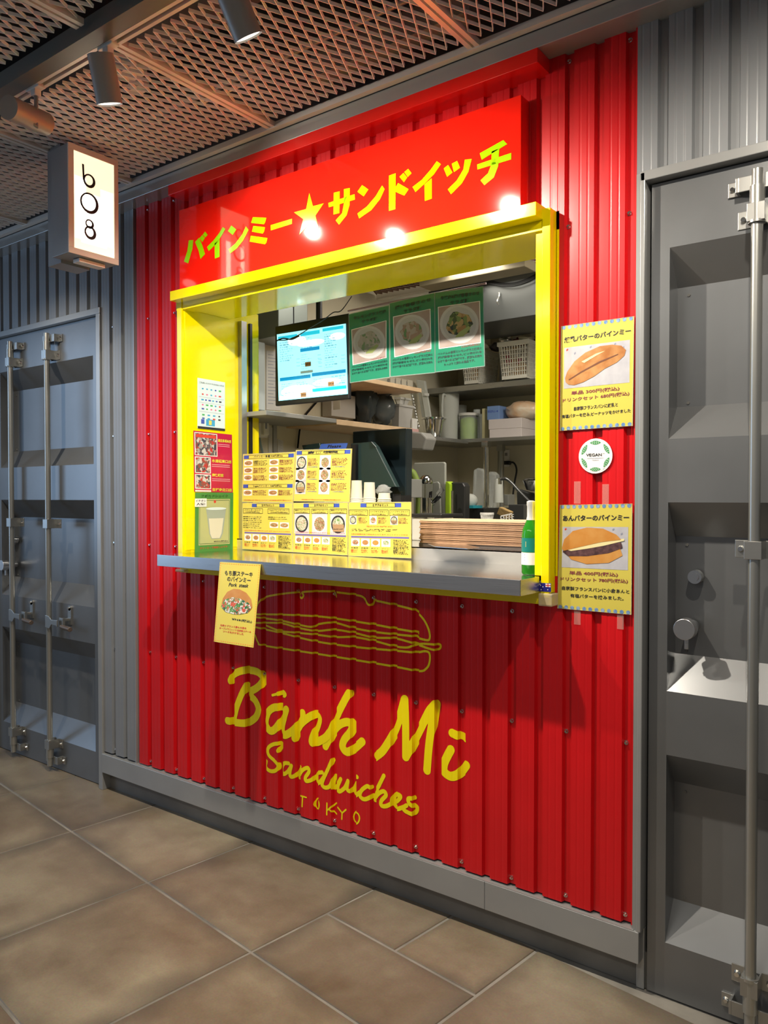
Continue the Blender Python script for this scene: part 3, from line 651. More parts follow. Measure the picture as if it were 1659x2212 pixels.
# round vegan sticker
c = px(1286, 985, y=-.004); R = .0465+.002
st = tag(obj('round_sticker', MB().cyl(c, c+Vector((0,.0012,0)), R, n=48), PAPER, loc=c), 'round white vegan sticker with green leaves between the two yellow posters', 'sticker')
class RS(Sheet):
    def __init__(s):
        s.n = Vector((0,-1,0)); s.mbs = {}; s.root = st; s.mode = 'n'; s.c = None
    def P(s, u, v): return c+Vector((u*R, 0, -v*R))
rs = RS(); LEAF = mat('leaf_green_print', (0.06, 0.30, 0.10), .4)
for k in range(6):
    a = math.radians(30+60*k) ; r = .76; cx_, cy_ = r*math.cos(a), r*math.sin(a); t = a+math.pi/2
    pts = []
    for j in range(13):
        q = j/12; L = (q-.5)*.66; wd_ = .115*math.sin(math.pi*q)**.8; pts.append((L, wd_))
    pl = pts+[(L_, -w_) for L_, w_ in reversed(pts[1:-1])]
    rs.poly([(cx_+L_*math.cos(t)-w_*math.sin(t), cy_+L_*math.sin(t)+w_*math.cos(t)) for L_, w_ in pl], LEAF, 1, 'leaf')
    for sgn in (-1, 1):
        for j in range(4):
            L_ = -.2+.12*j; rs.line([(cx_+L_*math.cos(t), cy_+L_*math.sin(t)), (cx_+(L_+.06)*math.cos(t)-sgn*.075*math.sin(t), cy_+(L_+.06)*math.sin(t)+sgn*.075*math.cos(t))], .0009, PAPER, 2, 'leaf_vein')
rs.text('VEGAN', -.55, .02, .38, .02, .17, INK, .02, res=2); rs.text('TM', .42, -.1, .55, -.1, .05, INK); rs.line([(-.50,.12),(.50,.12)], .0008, INKG); rs.text('Option', -.2, .30, .2, .30, .12, INKG, .01)
for k, ch in enumerate('JAPAN VEGAN SOCIETY'):
    if ch == ' ': continue
    a = math.radians(140-k*100/18); x, y = .90*math.cos(a), .90*math.sin(a); rs.text(ch, x-.022, y+.02, x+.022, y+.02, .05, INKG, .02, name='small_lettering')
rs.done()

# ------------------------------------------------------------------ poster hanging on the counter front
N_ = Vector((0, -1, .24)).normalized(); P0_ = Vector((-2.1, -.1645, 1.110))
s = Sheet('hanging_poster', 'narrow yellow laminated poster with meat sandwich hanging on counter front', 'poster', [(475,1214),(563,1219),(547,1399),(462,1386)], lambda u, v: pp(u, v, P0_, N_), MENUY)
ORD = mat('orange_dash_print', (0.85, 0.30, 0.03), .4)
for k in range(34):
    t = (k+.5)/34
    for e in (.018, .968): s.rect(e, t-.008, e+.016, t+.006, ORD, 1, 'border_dash')
for k in range(18):
    t = (k+.5)/18
    for e in (.012, .975): s.rect(t-.015, e, t+.012, e+.010, ORD, 1, 'border_dash')
s.text('もち豚ステーキ', .15, .165, .84, .165, .062, INK, .02, res=2); s.text('のバインミー', .22, .235, .80, .235, .060, INK, .02, res=2); s.text('Pork  steak', .27, .300, .76, .295, .045, INK, .02, res=2, shear=.2)
s.poly([(.12,.56),(.15,.46),(.25,.37),(.40,.325),(.55,.325),(.72,.36),(.85,.43),(.90,.52),(.86,.56),(.80,.60),(.60,.63),(.45,.635),(.25,.62)], BUN2, 2, 'photo_bun')
s.poly([(.12,.56),(.20,.47),(.40,.43),(.60,.44),(.80,.48),(.89,.54),(.80,.60),(.60,.63),(.45,.635),(.25,.62)], food('salad_print', [(.04,.18,.03),(.65,.08,.03),(.62,.62,.56),(.10,.30,.05),(.50,.22,.08),(.75,.70,.62),(.02,.10,.03)], 130), 3, 'photo_filling')
s.text('¥968(税込)', .42, .715, .92, .720, .035, INK, .02); 
for k, t in enumerate(('当店のブランド豚もち豚を', 'オーブンでじっくり自家製ステーキ', 'ソースをかけました')): s.text(t, (.14,.12,.22)[k], .80+.036*k, (.80,.92,.74)[k], .80+.036*k, .026, INKR, .02)
s.done()
# small flag sticker and clear protectors at the jamb foot
a = px(1163, 1259, y=-.043); b = px(1189, 1279, y=-.043)
s = Sheet('flag_sticker', 'small blue flag sticker at the foot of the right yellow jamb', 'sticker', [(1164,1259),(1190,1260),(1190,1279),(1164,1277)], lambda u, v: px(u, v, y=-.0415), mat('flag_blue', (.02,.02,.22), .3))
s.rect(.55, .05, .98, .45, mat('flag_white', (.7,.7,.7), .4), 1, 'flag_print'); s.rect(.55, .20, .98, .30, INKR, 2, 'flag_print'); s.rect(.73, .05, .80, .45, INKR, 2, 'flag_print')
for u, v in ((.75,.75),(.15,.3),(.35,.45),(.2,.8),(.1,.15)): s.disc(u, v, .045, MATS['flag_white'], 2, 'flag_star', 6)
s.done()
CAPM = mat('yellowed_clear_plastic', (0.70, 0.60, 0.40), .15, alpha=.55)
for (u0, u1, v0, v1, d) in ((1164,1194,1281,1311,'right'), (380,400,1229,1237,'left')):
    a = px(u0, v0, y=-.045); b = px(u1, v1, y=-.045)
    single('corner_guard', MB().box(a.x, b.x, -.050, -.005, b.z, a.z), CAPM, 'clear soft corner guard under the %s end of the yellow sill' % d, 'guard', bevel=.004)
# green bottle on the counter
c = px(1147, 1238, y=-.005); c.z = 1.118
t = thing('bottle', 'green glass beer bottle with white label by the right yellow jamb', 'bottle', c)
GG = mat('green_glass', (0.03, 0.30, 0.02), .06, trans=.35, spec=.6)
obj('bottle_body', MB().lathe(c, [(.0,.001),(.024,.001),(.0275,.006),(.0275,.115),(.024,.135),(.015,.155),(.0115,.168),(.0110,.200),(.0125,.203),(.0125,.210)], 28), GG, t, smooth=50)
obj('bottle_label', MB().lathe(c, [(.0279,.030),(.0279,.066)], 28, cap=False), PAPER, t, smooth=50)
obj('upper_label', MB().lathe(c, [(.0279,.068),(.0279,.108)], 28, cap=False), mat('teal_label', (.01,.20,.17), .35), t, smooth=50)
obj('neck_foil', MB().lathe(c, [(.0145,.160),(.0122,.171),(.0120,.200),(.0132,.204),(.0132,.214),(.006,.217)], 24), mat('foil', (.75,.75,.72), .3, metal=.4), t, smooth=50)
class BL(Sheet):
    def __init__(s): s.n = Vector((.6,-.8,0)); s.mbs = {}; s.root = t; s.mode = 'n'
    def P(s, u, v):
        a = math.radians(-120+u*110); return c+Vector((math.cos(a)*.0285, math.sin(a)*.0285, .108-v*.078))
b_ = BL(); b_.n = Vector((0,0,0))
for v, h, m in ((.33,.2,WOOD),): b_.text('BIA', .2, v, .75, v, h, mat('gold_print', (.7,.6,.25), .3), .03, name='label_lettering')
for v in (.64,.74,.84): b_.rect(.15, v-.03, .8, v, INKBL, 1, 'label_print')
b_.done()

# ------------------------------------------------------------------ posters on the left reveal
XR = JL3
PR = lambda u, v: px(u, v, x=XR+.003)
s = Sheet('payment_notice', 'white notice of small payment marks, top one on the left yellow reveal', 'notice', [(427,816),(486,826),(486,931),(427,925)], PR, mat('notice_white', (0.66,0.78,0.80), .4))
s.text('ご利用いただけるお支払い方法', .05, .10, .95, .10, .035, INK)
CM = [INKBL, INKR, INK, mat('pr_green', (.05,.4,.1), .5), mat('pr_cyan', (.05,.35,.6), .5), mat('pr_pink', (.7,.15,.3), .5)]
rr = random.Random(3)
for r, (v, n) in enumerate(((.20,5),(.31,5),(.42,6),(.52,5),(.60,5),(.72,4),(.79,4))):
    for k in range(n):
        u = .12+.78*(k+.5)/n; s.ell(u-.02, v, .035, .016, CM[rr.randrange(6)], 1, 'payment_mark', 10) if rr.random() < .5 else s.rect(u-.06, v-.015, u+.03, v+.014, CM[rr.randrange(6)], 1, 'payment_mark')
for v in (.365, .475, .655): s.rect(.04, v, .96, v+.004, INKG, 1, 'rule')
s.rect(.30, .80, .62, .93, CM[4], 1, 'payment_mark'); s.rect(.40, .82, .50, .91, mat('pr_gold', (.7,.6,.1), .5), 2, 'payment_mark'); s.rect(.12,.81,.24,.90, CM[0], 1, 'payment_mark'); s.rect(0, .955, 1, 1, INK, 1, 'footer'); s.done()
s = Sheet('shop_list_poster', 'crimson poster of branch shops with small photos on left yellow reveal', 'poster', [(418,930),(501,939),(503,1064),(420,1062)], PR, mat('crimson_print', (0.50,0.012,0.06), .25, coat=.3))
SHOPM = food('street_print', [(.05,.05,.07),(.45,.03,.03),(.35,.33,.30),(.12,.10,.10),(.55,.52,.50),(.25,.06,.05)], 90)
for (u0,v0,u1,v1,ph) in ((.02,.02,.60,.40,1),(.02,.42,.42,.69,1),(.02,.71,.42,.95,1),(.02,.97,.42,.998,0)):
    s.rect(u0, v0, u1, v1, PAPER, 1, 'photo_border'); s.rect(u0+.02, v0+.012, u1-.02, v1-.012, SHOPM if ph else INKR, 2, 'photo')
s.rect(.05,.05,.57,.10, INKR, 3, 'photo_banner')
YT = mat('yellow_print', (.75,.70,.05), .4)
for t_, v in (('高田馬場本店', .15), ('水道橋東口店', .50), ('神保町店', .74), ('吉祥寺北口店', .985)): s.text(t_, .62 if v < .2 else .45, v, .97 if t_ != '神保町店' else .75, v, .055, YT, .02)
for v in (.19,.22,.54,.57,.78,.81): s.rect(.62 if v < .3 else .45, v-.008, .93, v, mat('pale_pink_print', (.8,.45,.5), .5), 1, 'small_lettering')
s.done()
s = Sheet('drink_poster', 'green poster of a pale drink in a plastic cup, lowest on left reveal', 'poster', [(422,1064),(504,1064),(503,1188),(421,1193)], PR, mat('green_print', (0.06,0.25,0.05), .3, coat=.2))
s.text('アボカドシェイク', .15, .085, .85, .085, .05, mat('dark_green_print', (.02,.10,.02), .5), .02); s.rect(.09, .11, .91, .89, mat('cream_print', (.50,.52,.22), .3, noise=((.42,.46,.22), 3)), 1, 'photo'); s.frame(.11, .13, .89, .87, .008, MATS['dark_green_print'], 2)
s.poly([(.27,.27),(.80,.27),(.72,.70),(.66,.79),(.42,.79),(.36,.70)], mat('cup_print', (.36,.42,.36), .3), 3, 'photo_cup'); s.poly([(.34,.44),(.73,.44),(.68,.70),(.63,.78),(.43,.78),(.38,.70)], mat('shake_print', (.70,.68,.54), .3), 4, 'photo_drink')
s.ell(.535, .275, .27, .025, MATS['notice_white'], 5, 'photo_lid'); s.disc(.50, .155, .03, INKR, 3); s.text('¥550(税込)', .48, .855, .86, .855, .035, INK, .02); s.text('クリーミーで美味しいです!', .12, .96, .86, .955, .04, INKR, .01)
s.rect(-.02, .10, .28, .24, PAPER, 6, 'paper_note'); s.text('イチオシ', .0, .16, .26, .16, .04, INK, .02, layer=7); s.text('人気!', .02, .22, .24, .22, .045, INK, .03, layer=7); s.done()

# ------------------------------------------------------------------ menu boards on the counter
YM = .233
BOWL = mat('bowl_print', (.03,.03,.035), .3); SOUP = food('noodle_print', [(.70,.66,.52),(.60,.55,.40),(.12,.28,.05),(.66,.60,.48),(.45,.25,.14)], 240)
FD2 = food('meal_print', [(.45,.10,.05),(.20,.10,.05),(.62,.55,.40),(.10,.25,.05),(.55,.30,.12)], 260); PLATEP = mat('plate_print', (.62,.60,.60), .3)
SOLD = mat('brown_card', (.42,.25,.12), .6)
def board(label, q, y, group, draw):
    s = Sheet('menu_board', label, 'menu', q, lambda u, v: px(u, v, y=y), MENUY, group=group, th=.003); draw(s); s.frame(0,0,1,1,.006, CLEAR, 1, 'sleeve_edge'); return s.done()
def head(s, t, v, u0=.02, u1=.98):
    s.rect(u0, v, u0+.10, v+.075, INKBL, 1, 'heading_band'); s.rect(u1-.10, v, u1, v+.075, INKBL, 1, 'heading_band'); s.frame(u0+.09, v, u1-.09, v+.075, .005, INK, 1, 'heading_box')
    s.text(t, u0+.2, v+.062, u1-.2, v+.062, .05, INK, .02)
def lines(s, u0, v0, n, w_, m=INKR, dv=.026, seed=0):
    dv = dv*.86; n = int(n*1.16+.5); r = random.Random(seed)
    W = ['鶏レモングラス焼肉', 'ベトナム風サラダ', '香草と野菜入り', '豚肉のハムなど', 'パクチー付き', 'エビとアボカド', '自家製レバーパテ', '牛肉入りスープ']
    for k in range(n): s.text(W[r.randrange(8)], u0, v0+dv*k, u0+w_*r.uniform(.75,1.02), v0+dv*k, .020, m, .035, name='small_lettering')
def bread(s, u, v, w_=.09, m=None):
    s.rect(u, v, u+.17, v+.12, PAPER, 1, 'photo'); s.ell(u+.085, v+.06, .075, .042, BUN, 2, 'photo_food'); s.ell(u+.085, v+.058, .06, .016, FD2, 3, 'photo_food')
def bowl(s, u, v, r, dark=True, card=False):
    a = (s.c[1]-s.c[0]).length/(s.c[3]-s.c[0]).length
    s.rect(u-r*1.15, v-r*a*1.15, u+r*1.15, v+r*a*1.15, PLATEP, 1, 'photo'); s.disc(u, v, r, BOWL if dark else PAPER, 2, 'photo_bowl'); s.disc(u, v, r*.80, SOUP if dark else FD2, 3, 'photo_food')
    if card: s.rect(u-r*.7, v+.0, u+r*.9, v+r*a*.8, SOLD, 6, 'sold_out_card'); s.text('Sold out', u-r*.6, v+r*a*.6, u+r*.8, v+r*a*.55, .025, INK, .02, layer=7)
def sides(s, v):
    s.rect(.05, v-.045, .97, v-.015, mat('violet_print', (.16,.12,.40), .4), 1, 'heading_band')
    for k in range(4):
        u = .05+.165*k; s.rect(u, v, u+.14, v+.14, PAPER, 1, 'photo'); s.ell(u+.07, v+.07, .05, .045, (FD2, BUN, BUN2, SOUP)[k], 2, 'photo_food')
        s.text(('生春巻','揚春巻','ポテト','プリン')[k], u, v+.185, u+.12, v+.185, .022, INK, .01); lines(s, u, v+.22, 3, .12, INKR, .026, k)
    lines(s, .73, v+.03, 10, .24, INK, .026, 9)
def d1(s):
    head(s, 'バインミー各種 958円(税込)', .03); head(s, 'Veganバインミー 968円(税込)', .63)
    for c_ in range(2):
        for r in range(3): bread(s, .03+.5*c_, .13+.15*r); lines(s, .22+.5*c_, .165+.15*r, 4, .27, INK if c_ == 0 and r == 0 else INKB, .025, c_*3+r)
        bread(s, .03+.5*c_, .74); lines(s, .22+.5*c_, .77, 4, .27, INKB, .025, c_+7)
    s.text('※表示価格は全て税込みとなります 店内飲食は税率が異なります', .03, .965, .97, .965, .022, INKR, .01)
def d2(s):
    head(s, '麺類', .02)
    for c_ in range(2):
        for r in range(3):
            bowl(s, (.12,.55)[c_], .25+.235*r, .085, c_ == 0 and r != 1, c_ == 0 and r == 2); lines(s, (.24,.67)[c_], .19+.235*r, 5, .27 if c_ else .18, INKB, .028, c_*3+r+2); s.text('1180円(税込)', (.24,.70)[c_], .345+.235*r, (.42,.90)[c_], .345+.235*r, .020, INKBL, .02)
    s.text('※表示価格は全て税込みとなります 店内飲食は税率が異なります', .15, .97, .85, .97, .02, INKR, .01)
def d3(k):
    def f(s):
        head(s, 'おすすめセット', .02, .2, .85)
        if k == 0:
            for c_ in range(2): s.frame(.02+.5*c_, .12, .42+.52*c_, .23, .006, INK, 1, 'price_box'); s.text(('バインミーセット','Veganバインミーセット')[c_], .05+.5*c_, .17, .38+.55*c_, .17, .03, INK, .02); s.text('1558円(税込)', .07+.5*c_, .215, .36+.55*c_, .215, .032, INK, .02)
            lines(s, .02, .31, 6, .42, INK, .045, 3); lines(s, .53, .31, 2, .42, INK, .045, 4)
            for c_ in range(2): bread(s, .56+.2*c_, .40)
        elif k == 1:
            for c_ in range(3): s.frame(.02+.33*c_, .12, .32+.33*c_, .22, .006, INK, 1, 'price_box'); s.text('鶏肉のフォーセット', .04+.33*c_, .165, .30+.33*c_, .165, .03, INK, .01); s.text('1620円(税込)', .06+.33*c_, .21, .28+.33*c_, .21, .03, INK, .01); bowl(s, .17+.33*c_, .42, .12, c_ != 1, c_ == 2)
        else:
            for c_ in range(3): s.frame(.01+.33*c_, .14, .32+.33*c_, .25, .006, INK, 1, 'price_box'); s.text('ハーフサイズセット', .03+.33*c_, .19, .30+.33*c_, .19, .03, INK, .01); s.text('1820円(税込)', .05+.33*c_, .24, .28+.33*c_, .24, .03, INK, .01); bowl(s, .08+.33*c_, .33, .05, c_ != 1, c_ == 2); lines(s, .17+.32*c_, .30, 4, .14, INKB, .026, c_)
            s.text('下記よりバインミーをお選びください', .3, .46, .72, .46, .03, INKR, .02); lines(s, .05, .51, 2, .85, INK, .03, 6)
        s.text('※表示価格は全て税込みとなります セットドリンク付き', .05, .60, .95, .60, .022, INKR, .01); sides(s, .67)
    return f
G_ = 'yellow menu boards along the counter'
board('yellow menu board of six sandwich photos, upper left of the counter boards', [(525,981),(637.5,976),(633,1086),(522.5,1085)], YM+.012, G_, d1)
board('tallest yellow menu board with noodle bowls, upper middle on the counter', [(639,972),(760,969),(755,1085),(634,1083)], YM+.012, G_, d2)
board('yellow set menu board with sandwich prices, lower left on the counter', [(523.5,1086),(632,1086),(632,1193),(523,1186)], YM, G_, d3(0))
board('yellow set menu board with three round bowls, lower middle on the counter', [(633,1086),(752,1085),(751,1200),(632,1193)], YM, G_, d3(1))
board('yellow set menu board with half size sets, lower right on the counter', [(753,1085),(888,1084),(888,1206),(752,1201)], YM, G_, d3(2))

# ------------------------------------------------------------------ kitchen shell
XL, YB = -2.75, 2.40
struct('wall_inner_left', MB().box(XL-.05, XL, .386, YB, 0, 2.7).box(XL, JL3-.06, .385, .40, 0, 2.5), KWALL)
struct('wall_inner_back', MB().box(XL-.05, .8, YB, YB+.05, 0, 2.7), KWALL)
struct('wall_inner_right', MB().box(.7, .75, .2, YB, 0, 2.7), KWALL)
struct('wall_inner_front', MB().box(-3.2, .8, .216, .235, 2.161, 2.75), mat('inner_header', (.20,.19,.18), .6))
struct('trim_12', MB().box(-3.2, .8, .25, YB+.05, 2.72, 2.75), SLAB)

# ------------------------------------------------------------------ expanded metal ceilings
def exmesh(mb, x0, x1, y0, y1, z, w_=.0090, t_=.0022):
    a = Vector((.0192, .0410, 0)); b = Vector((-.0192, .0410, 0)); W = Vector((.22, .0, 1)).normalized()*w_/2
    i0 = int(x0/.0192)-2; i1 = int(x1/.0192)+2; j0 = int(y0/.041)-2; j1 = int(y1/.041)+2
    for j in range(j0, j1):
        for i in range(i0, i1):
            if (i+j) % 2: continue
            p = Vector((i*.0192, j*.041, z))
            if not (x0 <= p.x <= x1 and y0 <= p.y <= y1): continue
            for d in (a, b):
                q = p+d
                if not (x0-.02 <= q.x <= x1+.02 and q.y <= y1+.001): continue
                n = d.cross(W).normalized()*t_/2; o = len(mb.v)
                for e in (p, q):
                    mb.v += [e+W+n, e-W+n, e-W-n, e+W-n]
                mb.f += [(o,o+4,o+5,o+1), (o+1,o+5,o+6,o+2), (o+2,o+6,o+7,o+3), (o+3,o+7,o+4,o)]
ZC = 2.662
ceiling = struct('ceiling', MB().box(-7, 1.5, -4, .0, 3.25, 3.3), SLAB)
xs = [-1.171-.826*k for k in range(-3, 7)]
for k in range(len(xs)-1):
    x1, x0 = xs[k], xs[k+1]
    for (y0, y1) in ((-.735, -.085), (-1.62, -.84)):
        mb = MB(); exmesh(mb, x0+.008, x1-.008, y0, y1, ZC)
        if mb.v: p = obj('mesh_panel', mb, MESHM, ceiling, kind='stuff')
for k, x in enumerate(xs):
    for (y0, y1) in ((-.735, -.078), (-1.62, -.84)):
        g = MB().box(x-.019, x-.004, y0, y1, ZC-.012, ZC+.006).box(x+.004, x+.019, y0, y1, ZC-.012, ZC+.006).box(x-.004, x+.004, y0, y1, ZC-.002, ZC+.006)
        obj('panel_frame', g, RAILM, ceiling)
obj('panel_frame', MB().box(-7, 1.2, -.100, -.078, 2.6455, 2.665), RAILM, ceiling)
obj('panel_frame', MB().box(-7, 1.2, -.735, -.722, ZC-.010, ZC+.006), RAILM, ceiling)
obj('cross_beam', MB().box(-7, 1.5, -.825, -.775, ZC-.03, ZC+.02), TRACKM, ceiling)
# clutter above the mesh: ducts, conduit, hangers
obj('duct', MB().box(-4.6, 1.2, -1.15, -.75, 2.95, 3.15), GALV, ceiling); obj('duct', MB().cyl((-6, -.35, 3.02), (1.2, -.35, 3.02), .10, n=20), SLAB, ceiling, smooth=True)
obj('conduit', MB().cyl((-6, -.62, 2.86), (1.2, -.62, 2.86), .012).cyl((-6, -.20, 2.80), (1.2, -.20, 2.80), .010), GALV, ceiling, smooth=True)
obj('hanger', MB().box(-2.22, -2.13, -.58, -.52, 2.70, 2.76).box(-2.26, -2.20, -.50, -.46, 2.695, 2.72).box(-2.10, -1.84, -.330, -.322, 2.672, 2.682), mat('white_bracket', (.75,.72,.65), .3), ceiling)
obj('duct', MB().box(-1.75, -1.15, -.16, -.10, 2.72, 2.80).box(-1.30, -.80, -.45, -.28, 2.78, 2.9), GALV, ceiling)
# lighting track
struct('trim_15', MB().box(-7, 1.5, .0, .03, 2.646, 3.3), SLAB)
track = thing('light_track', 'long grey lighting track with slot under the mesh ceiling', 'track', (-2.2, -.755, 2.632))
obj('track_rail', MB().box(-5, .8, -.772, -.761, 2.634, 2.668).box(-5, .8, -.749, -.738, 2.634, 2.668).box(-5, .8, -.772, -.738, 2.662, 2.670), RAILM, track)
obj('track_slot', MB().box(-5, .8, -.761, -.749, 2.645, 2.662), BLK, track)
def spot(top, a, b, label, e, aim, size=1.25):
    t = thing('spotlight', label, 'spotlight', top, 'spotlights on the ceiling track')
    a, b = Vector(a), Vector(b); d = (b-a).normalized()
    obj('track_adapter', MB().box(top[0]-.035, top[0]+.035, -.768, -.742, 2.628, 2.650).box(top[0]-.012, top[0]+.012, -.766, -.744, 2.610, 2.630), WHT, t, bevel=.002)
    obj('arm', MB().tube([(top[0], -.755, 2.615), (top[0]+.001, -.755, a.z-.02 if a.z < 2.6 else a.z), a+d*.03], .007, 8), SPOTM, t, smooth=True)
    h = obj('lamp_head', MB().cyl(a, b, .036, n=28, cap=False).cyl(a, a-d*.001, .036, n=28).cyl(b-d*.02, b-d*.022, .0355, n=28), SPOTM, t, smooth=30)
    obj('lamp_lens', MB().cyl(b-d*.006, b-d*.004, .033, n=28), LENS, h)
    lamp('spot_beam', 'SPOT', b+d*.004, e, (1.0, .90, .76), aim, spot_size=math.radians(size*57.3), spot_blend=.9, shadow_soft_size=.018)
A0 = px(500, -10, y=-.79); A1 = px(537, 82, y=-.74)
spot((A0.x-.01, -.755, 2.63), A0, A1, 'grey cylinder spotlight at the top edge with its lens visible', 130, (-1.35, .15, 1.0), 2.5)
B0 = px(217, 118, y=-.79); B1 = px(237, 226, y=-.75)
spot((B0.x-.015, -.755, 2.63), B0, B1, 'grey cylinder spotlight pointing down, middle of the three on the track', 88, (-1.95, .15, 1.0), 2.5)
C0 = px(18, 232, y=-.85); C1 = px(98, 268, y=-.70)
spot((C0.x-.01, -.755, 2.63), C0, C1, 'grey cylinder spotlight tilted sideways above the numbered light box', 45, (-1.4, .0, 1.9), 1.5)
spot((-.30, -.755, 2.63), (-.30, -.78, 2.60), (-.27, -.72, 2.47), 'grey cylinder spotlight over the right container door', 60, (-.35, .15, 1.0), 2.4)
spot((-3.35, -.755, 2.63), (-3.35, -.78, 2.60), (-3.32, -.72, 2.47), 'grey cylinder spotlight over the left container door', 55, (-3.6, .15, .9), 1.8)

# ------------------------------------------------------------------ numbered light box
X8 = -2.612; y0 = px(148, 420, x=X8).y; y1 = px(256, 450, x=X8).y; zt = px(200, 326, x=X8).z; zb = px(200, 558, x=X8).z
lb = thing('light_box_sign', 'illuminated box sign reading b08 hanging from the ceiling mesh', 'sign', (X8-.06, (y0+y1)/2, zb))
obj('sign_case', MB().box(X8-.115, X8-.004, y0+.002, y1-.002, zb+.001, zt-.001), GREY, lb, bevel=.002)
fw = .022; TP_ = mat('taupe_frame', (.62,.52,.46), .4)
obj('sign_frame', MB().box(X8-.006, X8, y0, y1, zt-fw, zt).box(X8-.006, X8, y0, y1, zb, zb+fw).box(X8-.006, X8, y0, y0+fw, zb+fw, zt-fw).box(X8-.006, X8, y1-fw*.8, y1, zb+fw, zt-fw), TP_, lb, bevel=.001)
obj('sign_panel', MB().box(X8-.004, X8-.003, y0+fw, y1-fw*.8, zb+fw, zt-fw), mat('lit_panel', (1,.95,.8), .4, emit=1.25, ecol=(1.0,.84,.55)), lb)
LT = mat('lit_tube', (1,.97,.9), .4, emit=1.7, ecol=(1.0,.97,.86))
obj('sign_panel_core', MB().box(X8-.003, X8-.0026, y0+fw+.004, y0+fw+.05, zb+.06, zt-.11).box(X8-.003, X8-.0026, y1-.075, y1-fw, zb+.06, zt-.13).box(X8-.003, X8-.0026, y0+fw+.03, y1-.05, zb+.05, zt-.16), LT, lb)
nb = MB()
def ring(cu, cv, ru, rv, wu, n=28, tilt=0):
    pts = []
    for i in range(n):
        for k, sc in ((0, 1), (1, 0)):
            pass
    o = len(nb.v)
    for i in range(n):
        t_ = 2*math.pi*i/n; th_ = wu*(1.2+.35*math.cos(t_-math.radians(50)))
        for r_ in (1, 0):
            ru_ = ru-(0 if r_ else th_); rv_ = rv-(0 if r_ else th_*1.0)
            nb.v.append(px(cu+ru_*math.cos(t_), cv+rv_*math.sin(t_)+.34*ru_*math.cos(t_), x=X8+.001))
    for i in range(n): nb.f.append((o+2*i, o+2*i+1, o+2*((i+1)%n)+1, o+2*((i+1)%n)))
ring(193, 391, 13.2, 15, 4.0); ring(193, 439, 20, 22.5, 4.2); ring(193.5, 484, 9.5, 10, 3.2); ring(195, 503, 13, 14.5, 4.2)
nb.add([px(u, v, x=X8+.001) for u, v in ((177,353),(181.5,355),(183,390),(179,388))], [(0,1,2,3)])
obj('number', nb, INK, lb)
obj('mount_plate', MB().box(X8-.20, X8-.114, y1-.06-.11, y1-.05, zb-.01, 2.66), GREY, lb)
q0 = px(215, 585, x=X8-.05)
obj('mount_arm', MB().box(X8-.07, X8-.03, y0+.06, y1-.04, zb-.014, zb-.001), RAILM, lb)

# ------------------------------------------------------------------ hanging screen and the green dish posters
YT_ = .44
s_tv = thing('menu_screen', 'bright cyan hanging menu screen behind the serving window', 'screen', px(675, 866, y=YT_))
SCR = mat('screen_glow', (.2,.8,.95), .3, emit=1.15, ecol=(.42,.90,1.0)); SCW = mat('screen_glow_white', (.9,1,1), .3, emit=1.5, ecol=(.80,1.0,1.0)); SCB = mat('screen_blue', (.0,.3,.6), .3, emit=.8, ecol=(.0,.34,.75)); SCC = mat('screen_cyan', (.0,.5,.7), .3, emit=.9, ecol=(.02,.62,.85)); SCI = mat('screen_ink', (.05,.3,.45), .3, emit=.25, ecol=(.05,.30,.45))
a = px(594, 716, y=YT_+.004); b = px(753.5, 862, y=YT_+.004)
obj('screen_case', MB().box(a.x, b.x, YT_+.004, YT_+.022, px(675, 866, y=YT_).z-.006, px(675, 700, y=YT_).z+.02), BLK, s_tv, bevel=.004)
obj('ceiling_arm', MB().cyl((a.x*.5+b.x*.5, YT_+.06, px(675,700,y=YT_).z), (a.x*.5+b.x*.5, YT_+.06, 2.72), .014), BLK, s_tv, smooth=True)
s = Sheet('screen_face', '', '', [(598,722.5),(746.5,699),(751,851),(602,866)], lambda u, v: px(u, v, y=YT_), SCR, parent=s_tv)
s.ell(.30, .14, .14, .07, SCW, 1, 'screen_bright'); s.ell(.88, .16, .11, .05, SCW, 1, 'screen_bright'); s.ell(.50, .20, .2, .05, SCW, 1, 'screen_bright'); s.ell(.30, .88, .26, .09, SCW, 1, 'screen_bright'); s.ell(.72, .80, .2, .05, SCW, 1, 'screen_bright'); s.rect(.02, .93, .98, .985, SCW, 1, 'screen_bright')
for r in ((.02,.04,.31,.085,SCC),(.36,.03,.64,.085,SCC),(.68,.02,.97,.065,SCC),(.35,.265,.63,.315,SCB),(.03,.66,.49,.71,SCB),(.51,.645,.985,.695,SCB),(.51,.875,.985,.92,SCC)): s.rect(*r[:4], r[4], 2, 'screen_band')
rr = random.Random(5)
for (u, v0, n, w_) in ((.04,.15,9,.2),(.36,.13,5,.2),(.36,.37,10,.14),(.70,.12,15,.17),(.05,.77,6,.18),(.28,.77,5,.16),(.53,.75,4,.18),(.78,.74,5,.18)):
    for k in range(n):
        s.text(('バインミー','フォーガー','生春巻き','レモングラス','サラダ麺')[rr.randrange(5)], u, v0+.034*k, u+w_*rr.uniform(.6,1.1), v0+.034*k, .018, SCI, .01, layer=3, name='screen_lettering')
for (u, v) in ((.29,.42),(.60,.40),(.61,.47),(.93,.45)):
    for k in range(3): s.text('960', u, v+.05*k, u+.05, v+.05*k, .015, SCI, 0, layer=3, name='screen_lettering')
for (u, v, t_) in ((.42,.505,'b'), (.74,.83,'c'), (.34,.945,'a')): s.rect(u, v-.03, u+.085, v+.035, SOLD, 7, 'brown_tag'); s.text('Sold out', u+.005, v+.01, u+.08, v+.01, .02, INK, .02, layer=8, name='tag_lettering')
